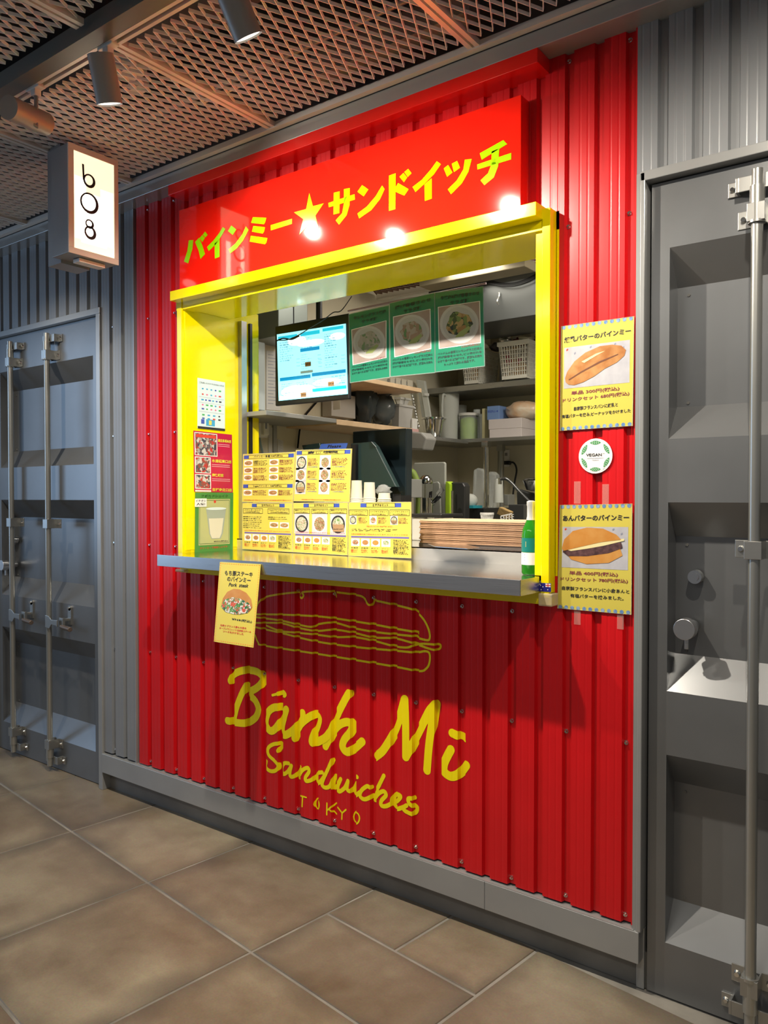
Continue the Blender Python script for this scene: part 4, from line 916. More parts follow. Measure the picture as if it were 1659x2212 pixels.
s.rect(.35, .60, .53, .635, mat('screen_grey', (.3,.5,.5), .3, emit=.3, ecol=(.4,.6,.6)), 7, 'grey_strip')
s.done()
def cable(pts, r, m, label, parent=None):
    mb = MB().tube(smooth3(pts), r, 6)
    if parent: return obj('cable', mb, m, parent, smooth=True)
    return single('cable', mb, m, label, 'cable', smooth=True)
def smooth3(pts, n=5):
    P = [Vector(p) for p in pts]; Q = [P[0]*2-P[1]]+P+[P[-1]*2-P[-2]]; out = []
    for i in range(1, len(Q)-2):
        for k in range(n):
            t = k/n; a, b, c, d = Q[i-1], Q[i], Q[i+1], Q[i+2]
            out.append(.5*((2*b)+(c-a)*t+(2*a-5*b+4*c-d)*t*t+(3*b-a-3*c+d)*t**3))
    out.append(P[-1]); return out
cable([px(u, v, y=YT_-.02) for u, v in ((600,735),(620,734),(645,724),(670,708),(700,690),(720,675),(737,671),(760,640))], .0022, BLK, 'black cable drooping across the top of the cyan screen')
cable([px(u, v, y=YT_-.02) for u, v in ((598,736),(612,731),(630,733),(646,726))], .003, BLK, 'short thick black cable loop at the upper left corner of the screen')
GP = mat('green_poster', (0.02, 0.20, 0.115), .22, coat=.3); GPT = mat('green_poster_ink', (.005,.04,.03), .4)
PH2 = [food('beef_noodle_print', [(.20,.22,.16),(.30,.28,.22),(.12,.20,.08),(.34,.30,.26)], 70), food('lemongrass_noodle_print', [(.30,.20,.14),(.35,.30,.24),(.10,.20,.07),(.26,.18,.12)], 60), food('spring_roll_print', [(.28,.16,.05),(.05,.08,.02),(.35,.24,.10),(.02,.03,.02),(.14,.20,.05)], 60)]
for k, (q, lab, t1, ph) in enumerate((([(754,679),(840,660),(841,814),(757,826)], 'green poster of a salad noodle plate, left of three hanging in the window', '牛レモングラス焼肉', [(759,712),(835,692),(835,773),(762,789)]),
        ([(842,656),(938,633),(939,804),(844,813)], 'green poster of a noodle plate, middle of three hanging in the window', '揚げ春巻きのせ', [(849,684),(930,667),(932,754),(852,772)]),
        ([(940,633),(1043,620),(1046,790),(941,803)], 'green poster of a dark greens noodle plate, right of three hanging in the window', '牛焼肉&揚げ春巻きのせ', [(946,663),(1037,650),(1039,741),(948,754)]))):
    pl = (lambda u, v: px(u, v, y=.335))
    s = Sheet('hanging_poster', lab, 'poster', q, pl, GP, group='green dish posters hanging in the window', th=.001)
    s.text(t1, .12, .10, .93, .095, .05, GPT, .03, res=2); s.text('サラダ麺', .32, .175, .72, .170, .05, GPT, .03, res=2)
    s.mode = 'px'; (a0, b0), (a1, b1), (a2, b2), (a3, b3) = ph; s.poly(ph, PAPER, 1, 'photo_border'); e_ = 1.5
    s.poly([(a0+e_, b0+e_), (a1-e_, b1+e_), (a2-e_, b2-e_), (a3+e_, b3-e_)], mat('photo_table', (.34,.29,.27), .4, noise=((.28,.20,.17), 9)), 2, 'photo'); cx_, cy_ = (a0+a1+a2+a3)/4, (b0+b1+b2+b3)/4; w_ = (a1-a0)/2
    s.ell(cx_, cy_-2, w_*.93, w_*.93, mat('plate_rim_print', (.46,.46,.46), .3), 3, 'photo_plate', 28); s.ell(cx_, cy_-2, w_*.80, w_*.80, mat('plate_well_print', (.40,.40,.40), .3), 4, 'photo_plate', 28)
    rq = random.Random(k); n_ = 18
    s.poly([(cx_+w_*.64*math.cos(6.283*i/n_)*rq.uniform(.8,1.05), cy_-2+w_*.64*math.sin(6.283*i/n_)*rq.uniform(.8,1.05)) for i in range(n_)], PH2[k], 5, 'photo_food')
    s.poly([(cx_+w_*x_, cy_+w_*y_) for x_, y_ in ((.0,.35),(.45,.05),(.55,.15),(.2,.55),(-.2,.6))], mat('cucumber_print', (.28,.34,.12), .3), 6, 'photo_food')
    s.mode = 'n'; s.text('1320円(税込)', .55, .745, .92, .735, .035, INKB, .02)
    for j, t_ in enumerate(('ベトナムの香草とレモングラス焼肉と', '揚げ春巻をのせた,ピリ辛だれを', 'かけて食べるお料理です。野菜もお肉も', 'たっぷりと摂れる逸品です。')[:3 if k < 2 else 4]): s.text(t_, .05 if j < 3 else .18, .80+.048*j, .96 if j < 3 else .82, .79+.048*j, .036, GPT, .03)
    s.frame(-.015, -.01, 1.015, 1.01, .014, mat('sleeve_plastic', (.30,.42,.38), .1, alpha=.6), 1, 'sleeve_edge'); s.done()
# the thin rail they hang from
single('hanging_rail', MB().tube([px(752, 672, y=.345), px(1050, 612, y=.345)], .004, 8), mat('pinkish_rail', (.35,.22,.25), .4), 'thin pinkish rail carrying the three green posters', 'rail')

# ------------------------------------------------------------------ kitchen things
def B(name, u0, v0, u1, v1, y, d, m, label, cat, bevel=.003, group=None, **k):
    return single(name, MB().box(*pbox(u0, v0, u1, v1, y, d)), m, label, cat, group=group, bevel=bevel, **k)
# left wall: cabinet, panel, intercom, papers, cables
HOODM = mat('grey_green_steel', (.24,.27,.25), .35, metal=.5)
t = thing('wall_cabinet', 'grey green wall cabinet high on the left behind the reveal', 'cabinet', px(590, 718, y=.75))
X1, Y0, Y1, Z0 = -2.55, .50, .70, px(592, 727, y=.50).z
obj('cabinet_body', MB().box(XL, X1, Y0, Y1, Z0, 2.5), HOODM, t, bevel=.004); obj('cabinet_handle', MB().cyl((X1+.0, Y0+.03, Z0+.03), (X1+.012, Y0+.03, Z0+.03), .006), CHROME, t, smooth=True)
obj('cabinet_seam', MB().box(X1, X1+.002, Y0+.10, Y0+.104, Z0, 2.5), DARK, t)
def wbox(u0, v0, u1, v1, x, d):
    a, b = px(u0, (v0+v1)/2, x=x), px(u1, (v0+v1)/2, x=x); um = (u0+u1)/2; return (x-d, x, a.y, b.y, px(um, v1, x=x).z, px(um, v0, x=x).z)
q = wbox(540, 737, 573, 885, XL+.10, .098); single('switch_panel', MB().box(*q), mat('pale_panel', (.50,.56,.58), .35), 'tall pale electrical panel on left kitchen wall by the reveal', 'panel', bevel=.004)
q = wbox(560, 893, 580, 945, XL+.04, .038); t = thing('intercom_handset', 'white wall intercom handset below the pale electrical panel', 'intercom', (q[0], q[2], q[4]))
obj('handset_base', MB().box(*q), WHT, t, bevel=.006); obj('handset_receiver', MB().box(q[1]-.004, q[1]+.02, q[2]+.012, q[3]-.012, q[4]+.01, q[5]-.01), WHT, t, bevel=.006); obj('keypad', MB().box(q[1]+.02, q[1]+.022, q[2]+.02, q[2]+.03, q[4]+.04, q[5]-.03), INKG, t)
for pts, m, lab in ((((545,888),(546,910),(553,935),(552,955),(545,985)), KCAB, 'black cable curling down below the electrical panel'), (((549,888),(556,920),(562,955),(570,990)), mat('blue_grey_cable', (.20,.28,.30), .5), 'blue grey cable running down below the electrical panel'), (((700,850),(655,903),(648,925),(643,968)), KCAB, 'black cable hanging down from the metal shelf under the screen')):
    cable([px(u, v, x=XL+.012) for u, v in pts], .005, m, lab)
for (u0, v0, u1, v1, y, lab) in ((575,757,606,885,.003,'white notice sheet with small print on the left kitchen wall'), (580,922,598,985,.003,'tall blank white paper on the wall behind the left menu board'), (600,948,612,985,.003,'small printed slip on the wall behind the left menu board')):
    s = Sheet('paper_sheet', lab, 'paper', [(u0,v0),(u1,v0+4),(u1,v1+2),(u0,v1)], lambda u, v: px(u, v, x=XL+.003), mat('shaded_paper', (.60,.58,.55), .6), th=.001)
    if 'print' in lab:
        for k in range(16): s.rect(.12, .06+.055*k, .5+.3*((k*7)%3)/2, .07+.055*k, INKG, 1, 'small_lettering')
    s.done()
# metal shelf and wooden shelves along the left wall
def lshelf(u0, v0, u1, v1, x, th, m, label, name='wall_shelf', depth=.30):
    a = px(u0, v0, x=x); b = px(u1, v1, x=x); z = (a.z+b.z)/2
    return single(name, MB().box(XL, x, a.y, b.y, z-th, z), m, label, 'shelf', bevel=.002), z, a.y, b.y
lshelf(575, 888, 727, 903, -2.42, .02, mat('grey_shelf', (.30,.30,.29), .4, metal=.4), 'grey metal wall shelf under the cyan screen')
_, zs1, ya, yb = lshelf(727, 900, 890, 930, -2.42, .026, WOOD, 'lower pale wooden wall shelf right of the screen')
_, zs2, yc, yd = lshelf(757, 806, 911, 842, -2.42, .022, WOOD, 'upper pale wooden wall shelf behind the green posters')
for k, (u, v) in enumerate(((690, 925), (860, 935))):
    a = px(u, v, x=-2.45); single('shelf_bracket', MB().box(XL, XL+.012, a.y-.012, a.y+.012, 1.50, 1.72).box(XL, -2.47, a.y-.01, a.y+.01, 1.708, 1.72), GALV, ('left' if k == 0 else 'right')+' steel bracket under the lower wooden shelf', 'bracket')
# printer, labelled box
y_ = .98; q = pbox(660, 840, 716, 900, y_, .22)
t = thing('label_printer', 'rounded grey machine on the metal shelf under the screen', 'printer', (q[0], q[2], q[4])); obj('printer_body', MB().box(*q), mat('grey_machine', (.27,.32,.32), .35), t, bevel=.02); obj('printer_button', MB().cyl((q[0]+.02, q[2]-.001, q[4]+.05), (q[0]+.02, q[2]-.004, q[4]+.05), .012), GREYL, t)
t = B('carton', 716, 846, 748, 897, 1.02, .20, mat('carton_white', (.48,.46,.43), .6), 'white carton with torn label right of the rounded grey machine', 'box'); q = pbox(716, 846, 748, 897, 1.02, .20); obj('carton_label', MB().box(q[0]+.012, q[0]+.06, q[2]-.001, q[2], q[4]+.03, q[5]-.02), PAPER, t)
# bags
BAG = mat('black_bag', (.035,.045,.05), .22, bump=.6, bscale=18)
a = px(784, 903, y=1.28); single('plastic_bag', MB().blob(a+Vector((0,.0,.11)), .075, .06, .15, 3, .30, 18, 12), BAG, 'tall dark plastic bag slumped on the lower wooden shelf', 'bag', smooth=80)
a = px(822, 912, y=1.42); t = tag(obj('plastic_bag', MB().blob(a+Vector((0,.02,.075)), .075, .08, .090, 8, .22), mat('grey_bag', (.10,.115,.12), .25, bump=.7, bscale=22), smooth=80, loc=a), 'grey rubbish bag with red label on the lower wooden shelf', 'bag')
obj('bag_top', MB().blob(a+Vector((.03,0,.175)), .045, .03, .04, 4, .3), BAG, t, smooth=80); obj('bag_label', MB().blob(a+Vector((.045,-.02,.20)), .02, .012, .018, 2, .3), INKR, t, smooth=80)
# white square container
def tub(name, u0, v0, u1, v1, y, d, m, label, cat, lid=None, flare=.006, n='tub'):
    x0, x1, Y0, Y1, z0, z1 = pbox(u0, v0, u1, v1, y, d); f = flare; w_ = .004
    t = thing(name, label, cat, ((x0+x1)/2, (Y0+Y1)/2, z0)); mb = MB()
    def ringv(z, e): return [(x0+e, Y0+e, z), (x1-e, Y0+e, z), (x1-e, Y1-e, z), (x0+e, Y1-e, z)]
    V = ringv(z0, f*2)+ringv(z1, 0)+ringv(z1, w_)+ringv(z0+w_, f*2+w_)
    Fc = [(3,2,1,0)]+[(i, (i+1)%4, 4+(i+1)%4, 4+i) for i in range(4)]+[(4+i, 4+(i+1)%4, 8+(i+1)%4, 8+i) for i in range(4)]+[(8+i, 8+(i+1)%4, 12+(i+1)%4, 12+i) for i in range(4)]+[(12,13,14,15)]
    obj('tub_body', mb.add(V, Fc), m, t, bevel=.002)
    obj('tub_rim', MB().box(x0-.005, x1+.005, Y0-.005, Y0+.002, z1-.012, z1).box(x0-.005, x1+.005, Y1-.002, Y1+.005, z1-.012, z1).box(x0-.005, x0+.002, Y0, Y1, z1-.012, z1).box(x1-.002, x1+.005, Y0, Y1, z1-.012, z1), m, t, bevel=.001)
    if lid: obj('lid', MB().box(x0-.006, x1+.006, Y0-.006, Y1+.006, z1, z1+.012), lid, t, bevel=.003)
    return t
tub('square_container', 841, 872, 893, 921, 1.50, .14, mat('cloudy_plastic', (.55,.53,.50), .4, trans=.15), 'cloudy square plastic container beside the grey bag', 'container')
tub('square_container', 852, 857, 886, 872, 1.68, .10, WHT, 'small white tub behind the cloudy square container', 'container')
B('paper_cup', 888, 903, 902, 928, 1.62, .05, WHT, 'small white block at the right end of the wooden shelf', 'cup')
# four little cartons on the upper shelf
for k in range(4):
    u = 842+k*12.5
    t = B('small_carton', u-1, 813+k*2.2, u+13, 832+k*2.6, 1.52+.04*k, .05, mat('small_carton', (.55,.50,.40), .5), 'small white carton with round mark on upper wooden shelf, number %s from the left' % ('one','two','three','four')[k], 'box', group='small cartons on the upper wooden shelf')
    q = pbox(u-1, 813+k*2.2, u+13, 832+k*2.6, 1.52+.04*k, .05); cc = Vector(((q[0]+q[1])/2-.01, q[2]-.001, q[5]-.02)); obj('carton_mark', MB().cyl(cc, cc+Vector((0,.001,0)), .011), GREYL, t)
# back wall shelves (steel)
SHL = mat('shelf_steel', (.34,.34,.32), .3, metal=.8, brushed=(1,20,20))
zU = px(1003, 833, y=2.0).z; zL = px(1005, 949, y=2.0).z
single('steel_shelf', MB().box(XL, -1.2, 1.98, YB, zU-.035, zU), SHL, 'upper steel wall shelf carrying the two white baskets', 'shelf', bevel=.003)
t = tag(obj('steel_shelf', MB().box(XL, -1.2, 1.98, YB, zL-.022, zL), SHL, loc=(-2, 2.0, zL), bevel=.003), 'lower steel shelf carrying jugs, boxes and a bread bag', 'shelf')
obj('shelf_board', MB().box(XL, -2.42, 1.55, 1.98, zL-.03, zL-.008), SHL, t, bevel=.003)
# grey hood cabinet at the top right and its light strip, cable bundle
q0 = px(1045, 610, y=1.55); q1 = px(1157, 672, y=1.55)
t = thing('hood_cabinet', 'dark grey overhead cabinet with hook at the upper right', 'cabinet', (q0.x, 1.55, q1.z))
obj('cabinet_body', MB().box(q0.x-.35, -.9, 1.55, 1.95, q1.z-.02, 2.50), mat('dark_cabinet', (.055,.058,.056), .4, metal=.3), t, bevel=.003)
a = px(1078, 640, y=1.54); obj('hook', MB().tube(smooth3([a+Vector((0,0,.02)), a, a+Vector((0,-.02,-.03)), a+Vector((0,-.005,-.045))]), .004, 6), ZINC, t, smooth=True)
mb = MB(); exmesh(mb, -2.72, -.6, .30, 1.5, 2.50)
ci = struct('trim_13', MB().box(XL, .6, 1.50, 1.54, 2.48, 2.54), RAILM); obj('mesh_panel', mb, mat('brown_mesh', (.22,.12,.08), .6), ci, kind='stuff')
single('light_fitting', MB().box(*pbox(905, 606, 1158, 640, 1.25, .12)[:4], 2.425, 2.47), mat('lamp_grille', (.26,.22,.14), .5), 'long beige lamp housing under the kitchen ceiling mesh', 'lamp', bevel=.004)
for k in range(3):
    cable([px(u, v+k*3.0, y=1.545-.010*k) for u, v in ((1158,592),(1140,602),(1112,611),(1085,612),(1060,607),(1040,606),(1028,612),(1030,621),(1040,616))], .004, KCAB, ('upper','middle','lower')[k]+' strand of the black cable bundle under the kitchen ceiling')
# things on the upper steel shelf
def basket(u0, v0, u1, v1, y, d, label, loc=None):
    x0, x1, Y0, Y1, z0, z1 = pbox(u0, v0, u1, v1, y, d)
    if z0 < zU: z0 = zU+.002
    t = thing('plastic_basket', label, 'basket', ((x0+x1)/2, (Y0+Y1)/2, z0), 'white baskets on the upper steel shelf'); f = .018
    g = MB(); h = z1-z0
    def P(s, v, side):
        e = f*(1-v)
        if side == 0: return Vector((x0+e+(x1-x0-2*e)*s, Y0+e, z0+h*v))
        if side == 1: return Vector((x1-e, Y0+e+(Y1-Y0-2*e)*s, z0+h*v))
        if side == 2: return Vector((x1-e-(x1-x0-2*e)*s, Y1-e, z0+h*v))
        return Vector((x0+e, Y1-e-(Y1-Y0-2*e)*s, z0+h*v))
    for side in range(4):
        L = (x1-x0) if side % 2 == 0 else d; n = max(6, int(L/.016))
        for k in range(n+1): g.tube([P(k/n, 0, side), P(k/n, .9, side)], .0034, 4, cap=False)
        for k in range(8): v = .08+.8*k/7; g.tube([P(0, v, side), P(1, v, side)], .0032, 4, cap=False)
    WB = mat('white_basket_plastic', (.74,.72,.64), .4)
    obj('lattice', g, WB, t); obj('basket_rim', MB().box(x0-.008, x1+.008, Y0-.008, Y0+.006, z1-.025, z1).box(x0-.008, x1+.008, Y1-.006, Y1+.008, z1-.025, z1).box(x0-.008, x0+.006, Y0, Y1, z1-.025, z1).box(x1-.006, x1+.008, Y0, Y1, z1-.025, z1), WB, t, bevel=.003)
    obj('basket_floor', MB().box(x0+f, x1-f, Y0+f, Y1-f, z0, z0+.008).box(x0+f-.004, x1-f+.004, Y0+f-.004, Y0+f, z0, z0+.02), WB, t)
    cm = food('packet_colours', [(.55,.50,.38),(.35,.03,.05),(.60,.58,.52),(.25,.22,.18),(.50,.32,.14),(.62,.60,.56)], 28)
    obj('packets', MB().box(x0+f+.01, x1-f-.01, Y0+f+.01, Y1-f-.01, z0+.02, z1-.03), cm, t, kind='stuff')
    for k in range(4):
        single('snack_packet', MB().blob(((x0+x1)/2-.10+.066*k, (Y0+Y1)/2-.04+.06*(k%2), z1+.026), .036, .036, .026, k+int(u0), .35), (mat('pk_silver', (.6,.58,.55), .2, metal=.5), mat('pk_red', (.35,.05,.05), .3), mat('pk_cream', (.62,.55,.42), .4), mat('pk_dark', (.06,.05,.06), .3))[k],
               ('silver','red','cream','dark')[k]+' packet on top of the %s white basket' % ('left' if u0 < 1050 else 'right'), 'packet', smooth=80)
basket(996, 752, 1079, 826, 1.98, .25, 'white lattice basket of packets, left one, partly behind a green poster')
basket(1077, 733, 1185, 815, 1.96, .27, 'white lattice basket of packets, right one, beside the yellow jamb')
for k, (u0, v0, u1, v1) in enumerate(((1078,688,1091,732),(1094,693,1105,722))):
    a = px((u0+u1)/2, v1, y=2.30); r_ = (u1-u0)/2*4.2/F
    single('paper_roll', MB().cyl(Vector((a.x, a.y, zU+.001)), a+Vector((0,0,(v1-v0)*4.2/F)), r_, n=18), PAPER, ('taller' if k == 0 else 'shorter')+' white paper roll standing behind the right basket', 'roll', smooth=True)
B('carton', 1107, 690, 1165, 745, 2.22, .15, mat('white_carton_b', (.58,.55,.49), .6), 'white carton behind the right basket by the yellow jamb', 'box')
B('carton', 1046, 676, 1080, 745, 2.24, .12, mat('cream_carton', (.50,.45,.35), .6), 'open cream carton behind the left basket', 'box')
# things on the lower steel shelf
def pitcher(u, v, h, r, y, label, m=FROST):
    a = px(u, v, y=y); a.z = zL; t = thing('plastic_pitcher', label, 'pitcher', a)
    obj('pitcher_body', MB().lathe(a, [(r*.80,0),(r*.85,.004),(r,h),(r*.97,h),(r*.82,.008),(0.001,.008)], 24), m, t, smooth=50)
    obj('pitcher_handle', MB().tube(smooth3([a+Vector((r*.2,-r*.95,h*.92)), a+Vector((r*.25,-r*1.5,h*.90)), a+Vector((r*.25,-r*1.6,h*.5)), a+Vector((r*.2,-r*.92,h*.45))]), .007, 6), m, t, smooth=True)
pitcher(970, 950, .30, .064, 2.06, 'tall cloudy plastic pitcher in front on the lower steel shelf'); pitcher(988, 945, .24, .060, 2.25, 'shorter cloudy pitcher behind the tall one')
a = px(935, 941, y=1.80); a.z = zL-.008
t = thing('steel_bucket', 'small steel bucket with rolled rims on the corner shelf', 'bucket', a); obj('bucket_body', MB().lathe(a, [(.043,0),(.046,.01),(.062,.115),(.067,.118),(.067,.127),(.059,.127),(.043,.012),(.001,.012)], 28), CHROME, t, smooth=50); obj('bucket_base', MB().lathe(a, [(.058,-.001),(.060,.004),(.045,.010)], 28), CHROME, t, smooth=50)
t = tag(obj('food_tray', MB().obox(px(916, 862, y=1.86), Vector((.030,.0,-.006)), Vector((0,.012,0)), Vector((-.022,0,.115))).obox(px(921, 875, y=1.83), Vector((.022,.0,-.004)), Vector((0,.004,0)), Vector((-.016,0,.09))), FROST, loc=px(916, 900, y=1.85), bevel=.008), 'clear tall plastic tray leaning above the steel bucket', 'tray')
obj('tray_label', MB().obox(px(922, 852, y=1.815), Vector((.016,0,-.003)), Vector((0,.001,0)), Vector((0,0,.008))), PAPER, t)
ch = MB(); 
for k in range(12): ch.blob(px(889+k*1.3, 850+k*6.5, y=1.7), .009, .006, .010, k, .1, 8, 5)
single('chain', ch, CHROME, 'short steel chain hanging left of the clear tray', 'chain', smooth=60)
a = px(1013, 948, y=2.10); a.z = zL; t = thing('salad_tub', 'lime green and clear salad tub on the lower steel shelf', 'tub', a)
obj('tub_inner', MB().lathe(a, [(.045,0),(.050,.005),(.052,.09),(.045,.13),(.02,.145)], 24), LIMEG, t, smooth=50); obj('tub_body', MB().lathe(a, [(.053,.004),(.056,.15),(.054,.15)], 24, cap=False), CLEAR, t, smooth=50); obj('lid', MB().lathe(a, [(.062,.15),(.063,.162),(.055,.168)], 24), WHT, t, smooth=50)
for k, (u, h) in enumerate(((1030,.19),(1041,.16))):
    a = px(u, 947, y=2.13); a.z = zL; single('clear_canister', MB().lathe(a, [(.020,0),(.022,h),(.020,h),(.018,.006),(.001,.006)], 20), CLEAR, ('taller' if k == 0 else 'shorter')+' clear canister right of the lime tub', 'canister', smooth=50)
B('cookbook_carton', 1041, 882, 1056, 947, 2.04, .05, mat('cream_spine', (.55,.50,.28), .5), 'upright cream carton left of the white boxes', 'box')
t = B('film_box', 1052, 876, 1099, 906, 2.02, .12, mat('blue_carton', (.16,.26,.50), .45), 'blue carton with dark lettering lying on the white boxes', 'box')
q = pbox(1052, 876, 1099, 906, 2.02, .12)
class SB(Sheet):
    def __init__(s, root, q): s.n = Vector((0,-1,0)); s.mbs = {}; s.root = root; s.mode = 'n'; s.q = q; s.c = [Vector((q[0],q[2],q[5])), Vector((q[1],q[2],q[5])), Vector((q[1],q[2],q[4])), Vector((q[0],q[2],q[4]))]
sb_ = SB(t, q); sb_.text('ポリエチレン', .08, .5, .7, .5, .22, INKBL, .03); sb_.disc(.85, .4, .06, INKBL); sb_.done()
B('white_box', 1055, 903, 1160, 925, 2.00, .20, mat('pinkish_white', (.60,.54,.53), .5, bump=.5, bscale=14), 'upper of two flat white boxes stacked on the lower steel shelf', 'box'); B('white_box', 1057, 925, 1160, 945.5, 2.00, .20, MATS['pinkish_white'], 'lower of two flat white boxes stacked on the lower steel shelf', 'box')
a = px(1132, 887, y=2.10); single('bread_bag', MB().blob(a, .11, .08, .055, 12, .16, 18, 10), mat('peach_bag', (.68,.42,.24), .3, noise=((.70,.62,.50), 14), bump=.3), 'peach coloured bag of bread on top of the white boxes', 'bag', smooth=80)
# corner poles, outlet, plug
for k, (u, y, r_) in enumerate(((1050, 1.93, .018),(1082, 2.30, .020))):
    a = px(u, 1000, y=y); single('steel_pole', MB().cyl((a.x, y, 1.121), (a.x, y, zL-.023), r_, n=20).box(a.x-.02, a.x+.02, y-.02, y+.02, zL-.06, zL-.022), CHROME if k == 0 else RODM, ('front' if k == 0 else 'rear')+' steel shelf pole in the kitchen corner', 'pole', smooth=40)
a = px(1094, 990, y=YB-.004); t = thing('wall_outlet', 'white wall socket with a black plug on the cream back wall', 'outlet', a); obj('outlet_plate', MB().box(a.x-.022, a.x+.022, YB-.010, YB-.001, a.z-.055, a.z+.055), WHT, t, bevel=.002); obj('outlet_slots', MB().box(a.x-.006, a.x-.002, YB-.011, YB-.010, a.z+.015, a.z+.035).box(a.x+.004, a.x+.008, YB-.011, YB-.010, a.z+.015, a.z+.035), DARK, t)
a2 = px(1096, 1000, y=YB-.02); t = thing('power_plug', 'black power plug with cable in the kitchen wall socket', 'plug', a2); obj('plug_body', MB().box(a2.x-.014, a2.x+.024, YB-.045, YB-.011, a2.z-.012, a2.z+.012), BLK, t, bevel=.004)
obj('cord', MB().tube(smooth3([a2+Vector((.02,-.02,0)), px(1110, 1000, y=YB-.05), px(1116, 1015, y=YB-.05), px(1112, 1040, y=YB-.05), px(1108, 1070, y=YB-.05)]), .006, 6), BLK, t, smooth=True)
# sink bench
single('sink_bench', MB().box(XL+.003, -.9, 1.00, YB-.003, 1.09, 1.12).box(XL+.003, -.9, 1.02, YB-.02, .3, 1.09), mat('bench_steel', (.22,.22,.21), .35, metal=.7), 'dark steel sink bench along the kitchen back wall', 'bench', bevel=.003)
def slab(name, pts, y, d, m, label, cat, bevel=.004):
    P = [px(u, v, y=y) for u, v in pts]
    if name in ('cutting_board', 'baking_tray', 'clear_container', 'frying_pan'):
        vm = max(v for _, v in pts)
        for q, (u, v) in zip(P, pts):
            if v >= vm-8 or v > 1098: q.z = 1.1205
    return single(name, MB().prism(P, (0, d, 0)), m, label, cat, bevel=bevel)
slab('cutting_board', [(893,1004),(895,1000),(958,998),(961,1001),(961,1125),(893,1125)], 1.30, .018, mat('board_white', (.42,.42,.38), .5), 'large white cutting board standing upright in the kitchen', 'board')
slab('cutting_board', [(935,1042),(945,1040),(949,1045),(955,1125),(930,1125)], 1.26, .012, mat('board_grey', (.33,.33,.30), .5), 'small pale board leaning against the large white one', 'board')
slab('cutting_board', [(962,1040),(967,1040),(972,1046),(972,1125),(961,1125)], 1.28, .05, LIMEG, 'bright green cutting board standing on edge', 'board')
slab('baking_tray', [(974,1042),(1000,1042),(1005,1050),(1003,1135),(972,1135)], 1.30, .05, mat('black_tray', (.03,.03,.03), .3), 'black tray standing on edge right of the green board', 'tray', .006)
single('tray_rail', MB().cyl(px(977, 1060, y=1.26), px(977, 1120, y=1.26), .006), CHROME, 'thin steel rod in front of the black tray', 'rod', smooth=True)
a = px(893, 1065, y=1.22); single('green_cloth', MB().tube(smooth3([px(884,1013,y=1.22), px(893,1025,y=1.22), px(902,1050,y=1.22), px(903,1075,y=1.22), px(902,1110,y=1.22)]), [.010,.012,.015,.018,.02,.02,.02,.02,.02,.02,.02,.018,.016,.015,.014,.013,.012,.012,.012,.012,.012], 10), mat('green_cloth', (.20,.28,.05), .6, bump=.4), 'wrinkled green cloth hanging beside the monitor', 'cloth', smooth=80)
a = px(920, 1040, y=1.20); t = thing('ladle', 'steel ladle with its bowl up in the utensil holder', 'ladle', px(918, 1085, y=1.20)); obj('ladle_bowl', MB().lathe(a+Vector((0,0,-.012)), [(.0,.045),(.018,.042),(.032,.028),(.037,.008),(.034,.0)], 20, cap=False), CHROME, t, smooth=60); obj('ladle_handle', MB().cyl(a+Vector((-.005,0,0)), px(918, 1095, y=1.20), .004), CHROME, t, smooth=True)
q = px(922, 1108, y=1.12); t = thing('utensil_holder', 'steel cylinder holding kitchen utensils behind the white dispenser', 'holder', q); obj('holder_body', MB().lathe(q, [(.030,0),(.030,.075),(.027,.075),(.027,.004),(.001,.004)], 20), CHROME, t, smooth=50)
for k, (u1, v1, w_) in enumerate(((951,1062,.012),(944,1078,.009),(910,1075,.008),(930,1070,.01),(938,1090,.007))):
    h0 = px(924+k*1.5, 1095, y=1.12); h1 = px(u1, v1, y=1.12+.01*k); mb = MB().tube([h0, h1], .003, 6).obox(h1, (h1-h0).normalized()*.022, Vector((0,.0015,0)), (h1-h0).normalized().cross(Vector((0,1,0)))*w_)
    single('kitchen_utensil', mb, (CHROME, BLK)[k % 2], ('steel slotted turner pointing right','black spatula pointing right','steel spoon leaning left','black whisk in the middle','short steel fork on the right')[k]+' in the utensil holder', 'utensil', group='utensils in the steel holder')
# clear lids, bowls, containers near sink
slab('clear_container', [(1022,1015),(1030,1011),(1042,1013),(1044,1020),(1044,1092),(1016,1092)], 1.90, .06, CLEAR, 'tall clear plastic container left of the steel pole', 'container', .01)
slab('clear_container', [(1052,1020),(1062,1018),(1070,1026),(1070,1068),(1056,1070)], 1.98, .06, CLEAR, 'tall clear plastic container right of the steel pole', 'container', .01)
a = px(1015, 1082, y=1.70); single('clear_bowl', MB().blob(a, .045, .045, .04, 1, .03), FROST, 'clear round bowl upside down beside the black tray', 'bowl', smooth=80)
a = px(1077, 1078, y=1.85); single('cup_stack', MB().lathe(a-Vector((0,0,.02)), [(.028,0),(.024,.12),(.020,.135)], 20), FROST, 'stack of clear cups upside down under the faucet', 'cups', smooth=50)
t = thing('faucet', 'grey curved faucet in front of the cream wall', 'faucet', px(1150, 1105, y=1.6)); obj('spout', MB().tube(smooth3([px(1080,1036,y=1.62), px(1092,1034,y=1.62), px(1105,1043,y=1.62), px(1125,1065,y=1.61), px(1158,1098,y=1.6)]), .0085, 10), mat('faucet_grey', (.20,.20,.20), .25, metal=.8), t, smooth=True); obj('spout_tip', MB().cyl(px(1080,1032,y=1.62), px(1080,1046,y=1.62), .010), CHROME, t, smooth=True)
B('tape_box', 1088, 1068, 1112, 1092, 1.95, .08, mat('grey_box', (.22,.22,.20), .5), 'small grey carton behind the faucet', 'box')
slab('frying_pan', [(1115,1062),(1122,1057),(1158,1068),(1160,1104),(1116,1090)], 1.75, .04, mat('dark_pan', (.05,.05,.048), .4), 'dark square pan leaning near the right jamb', 'pan', .008)
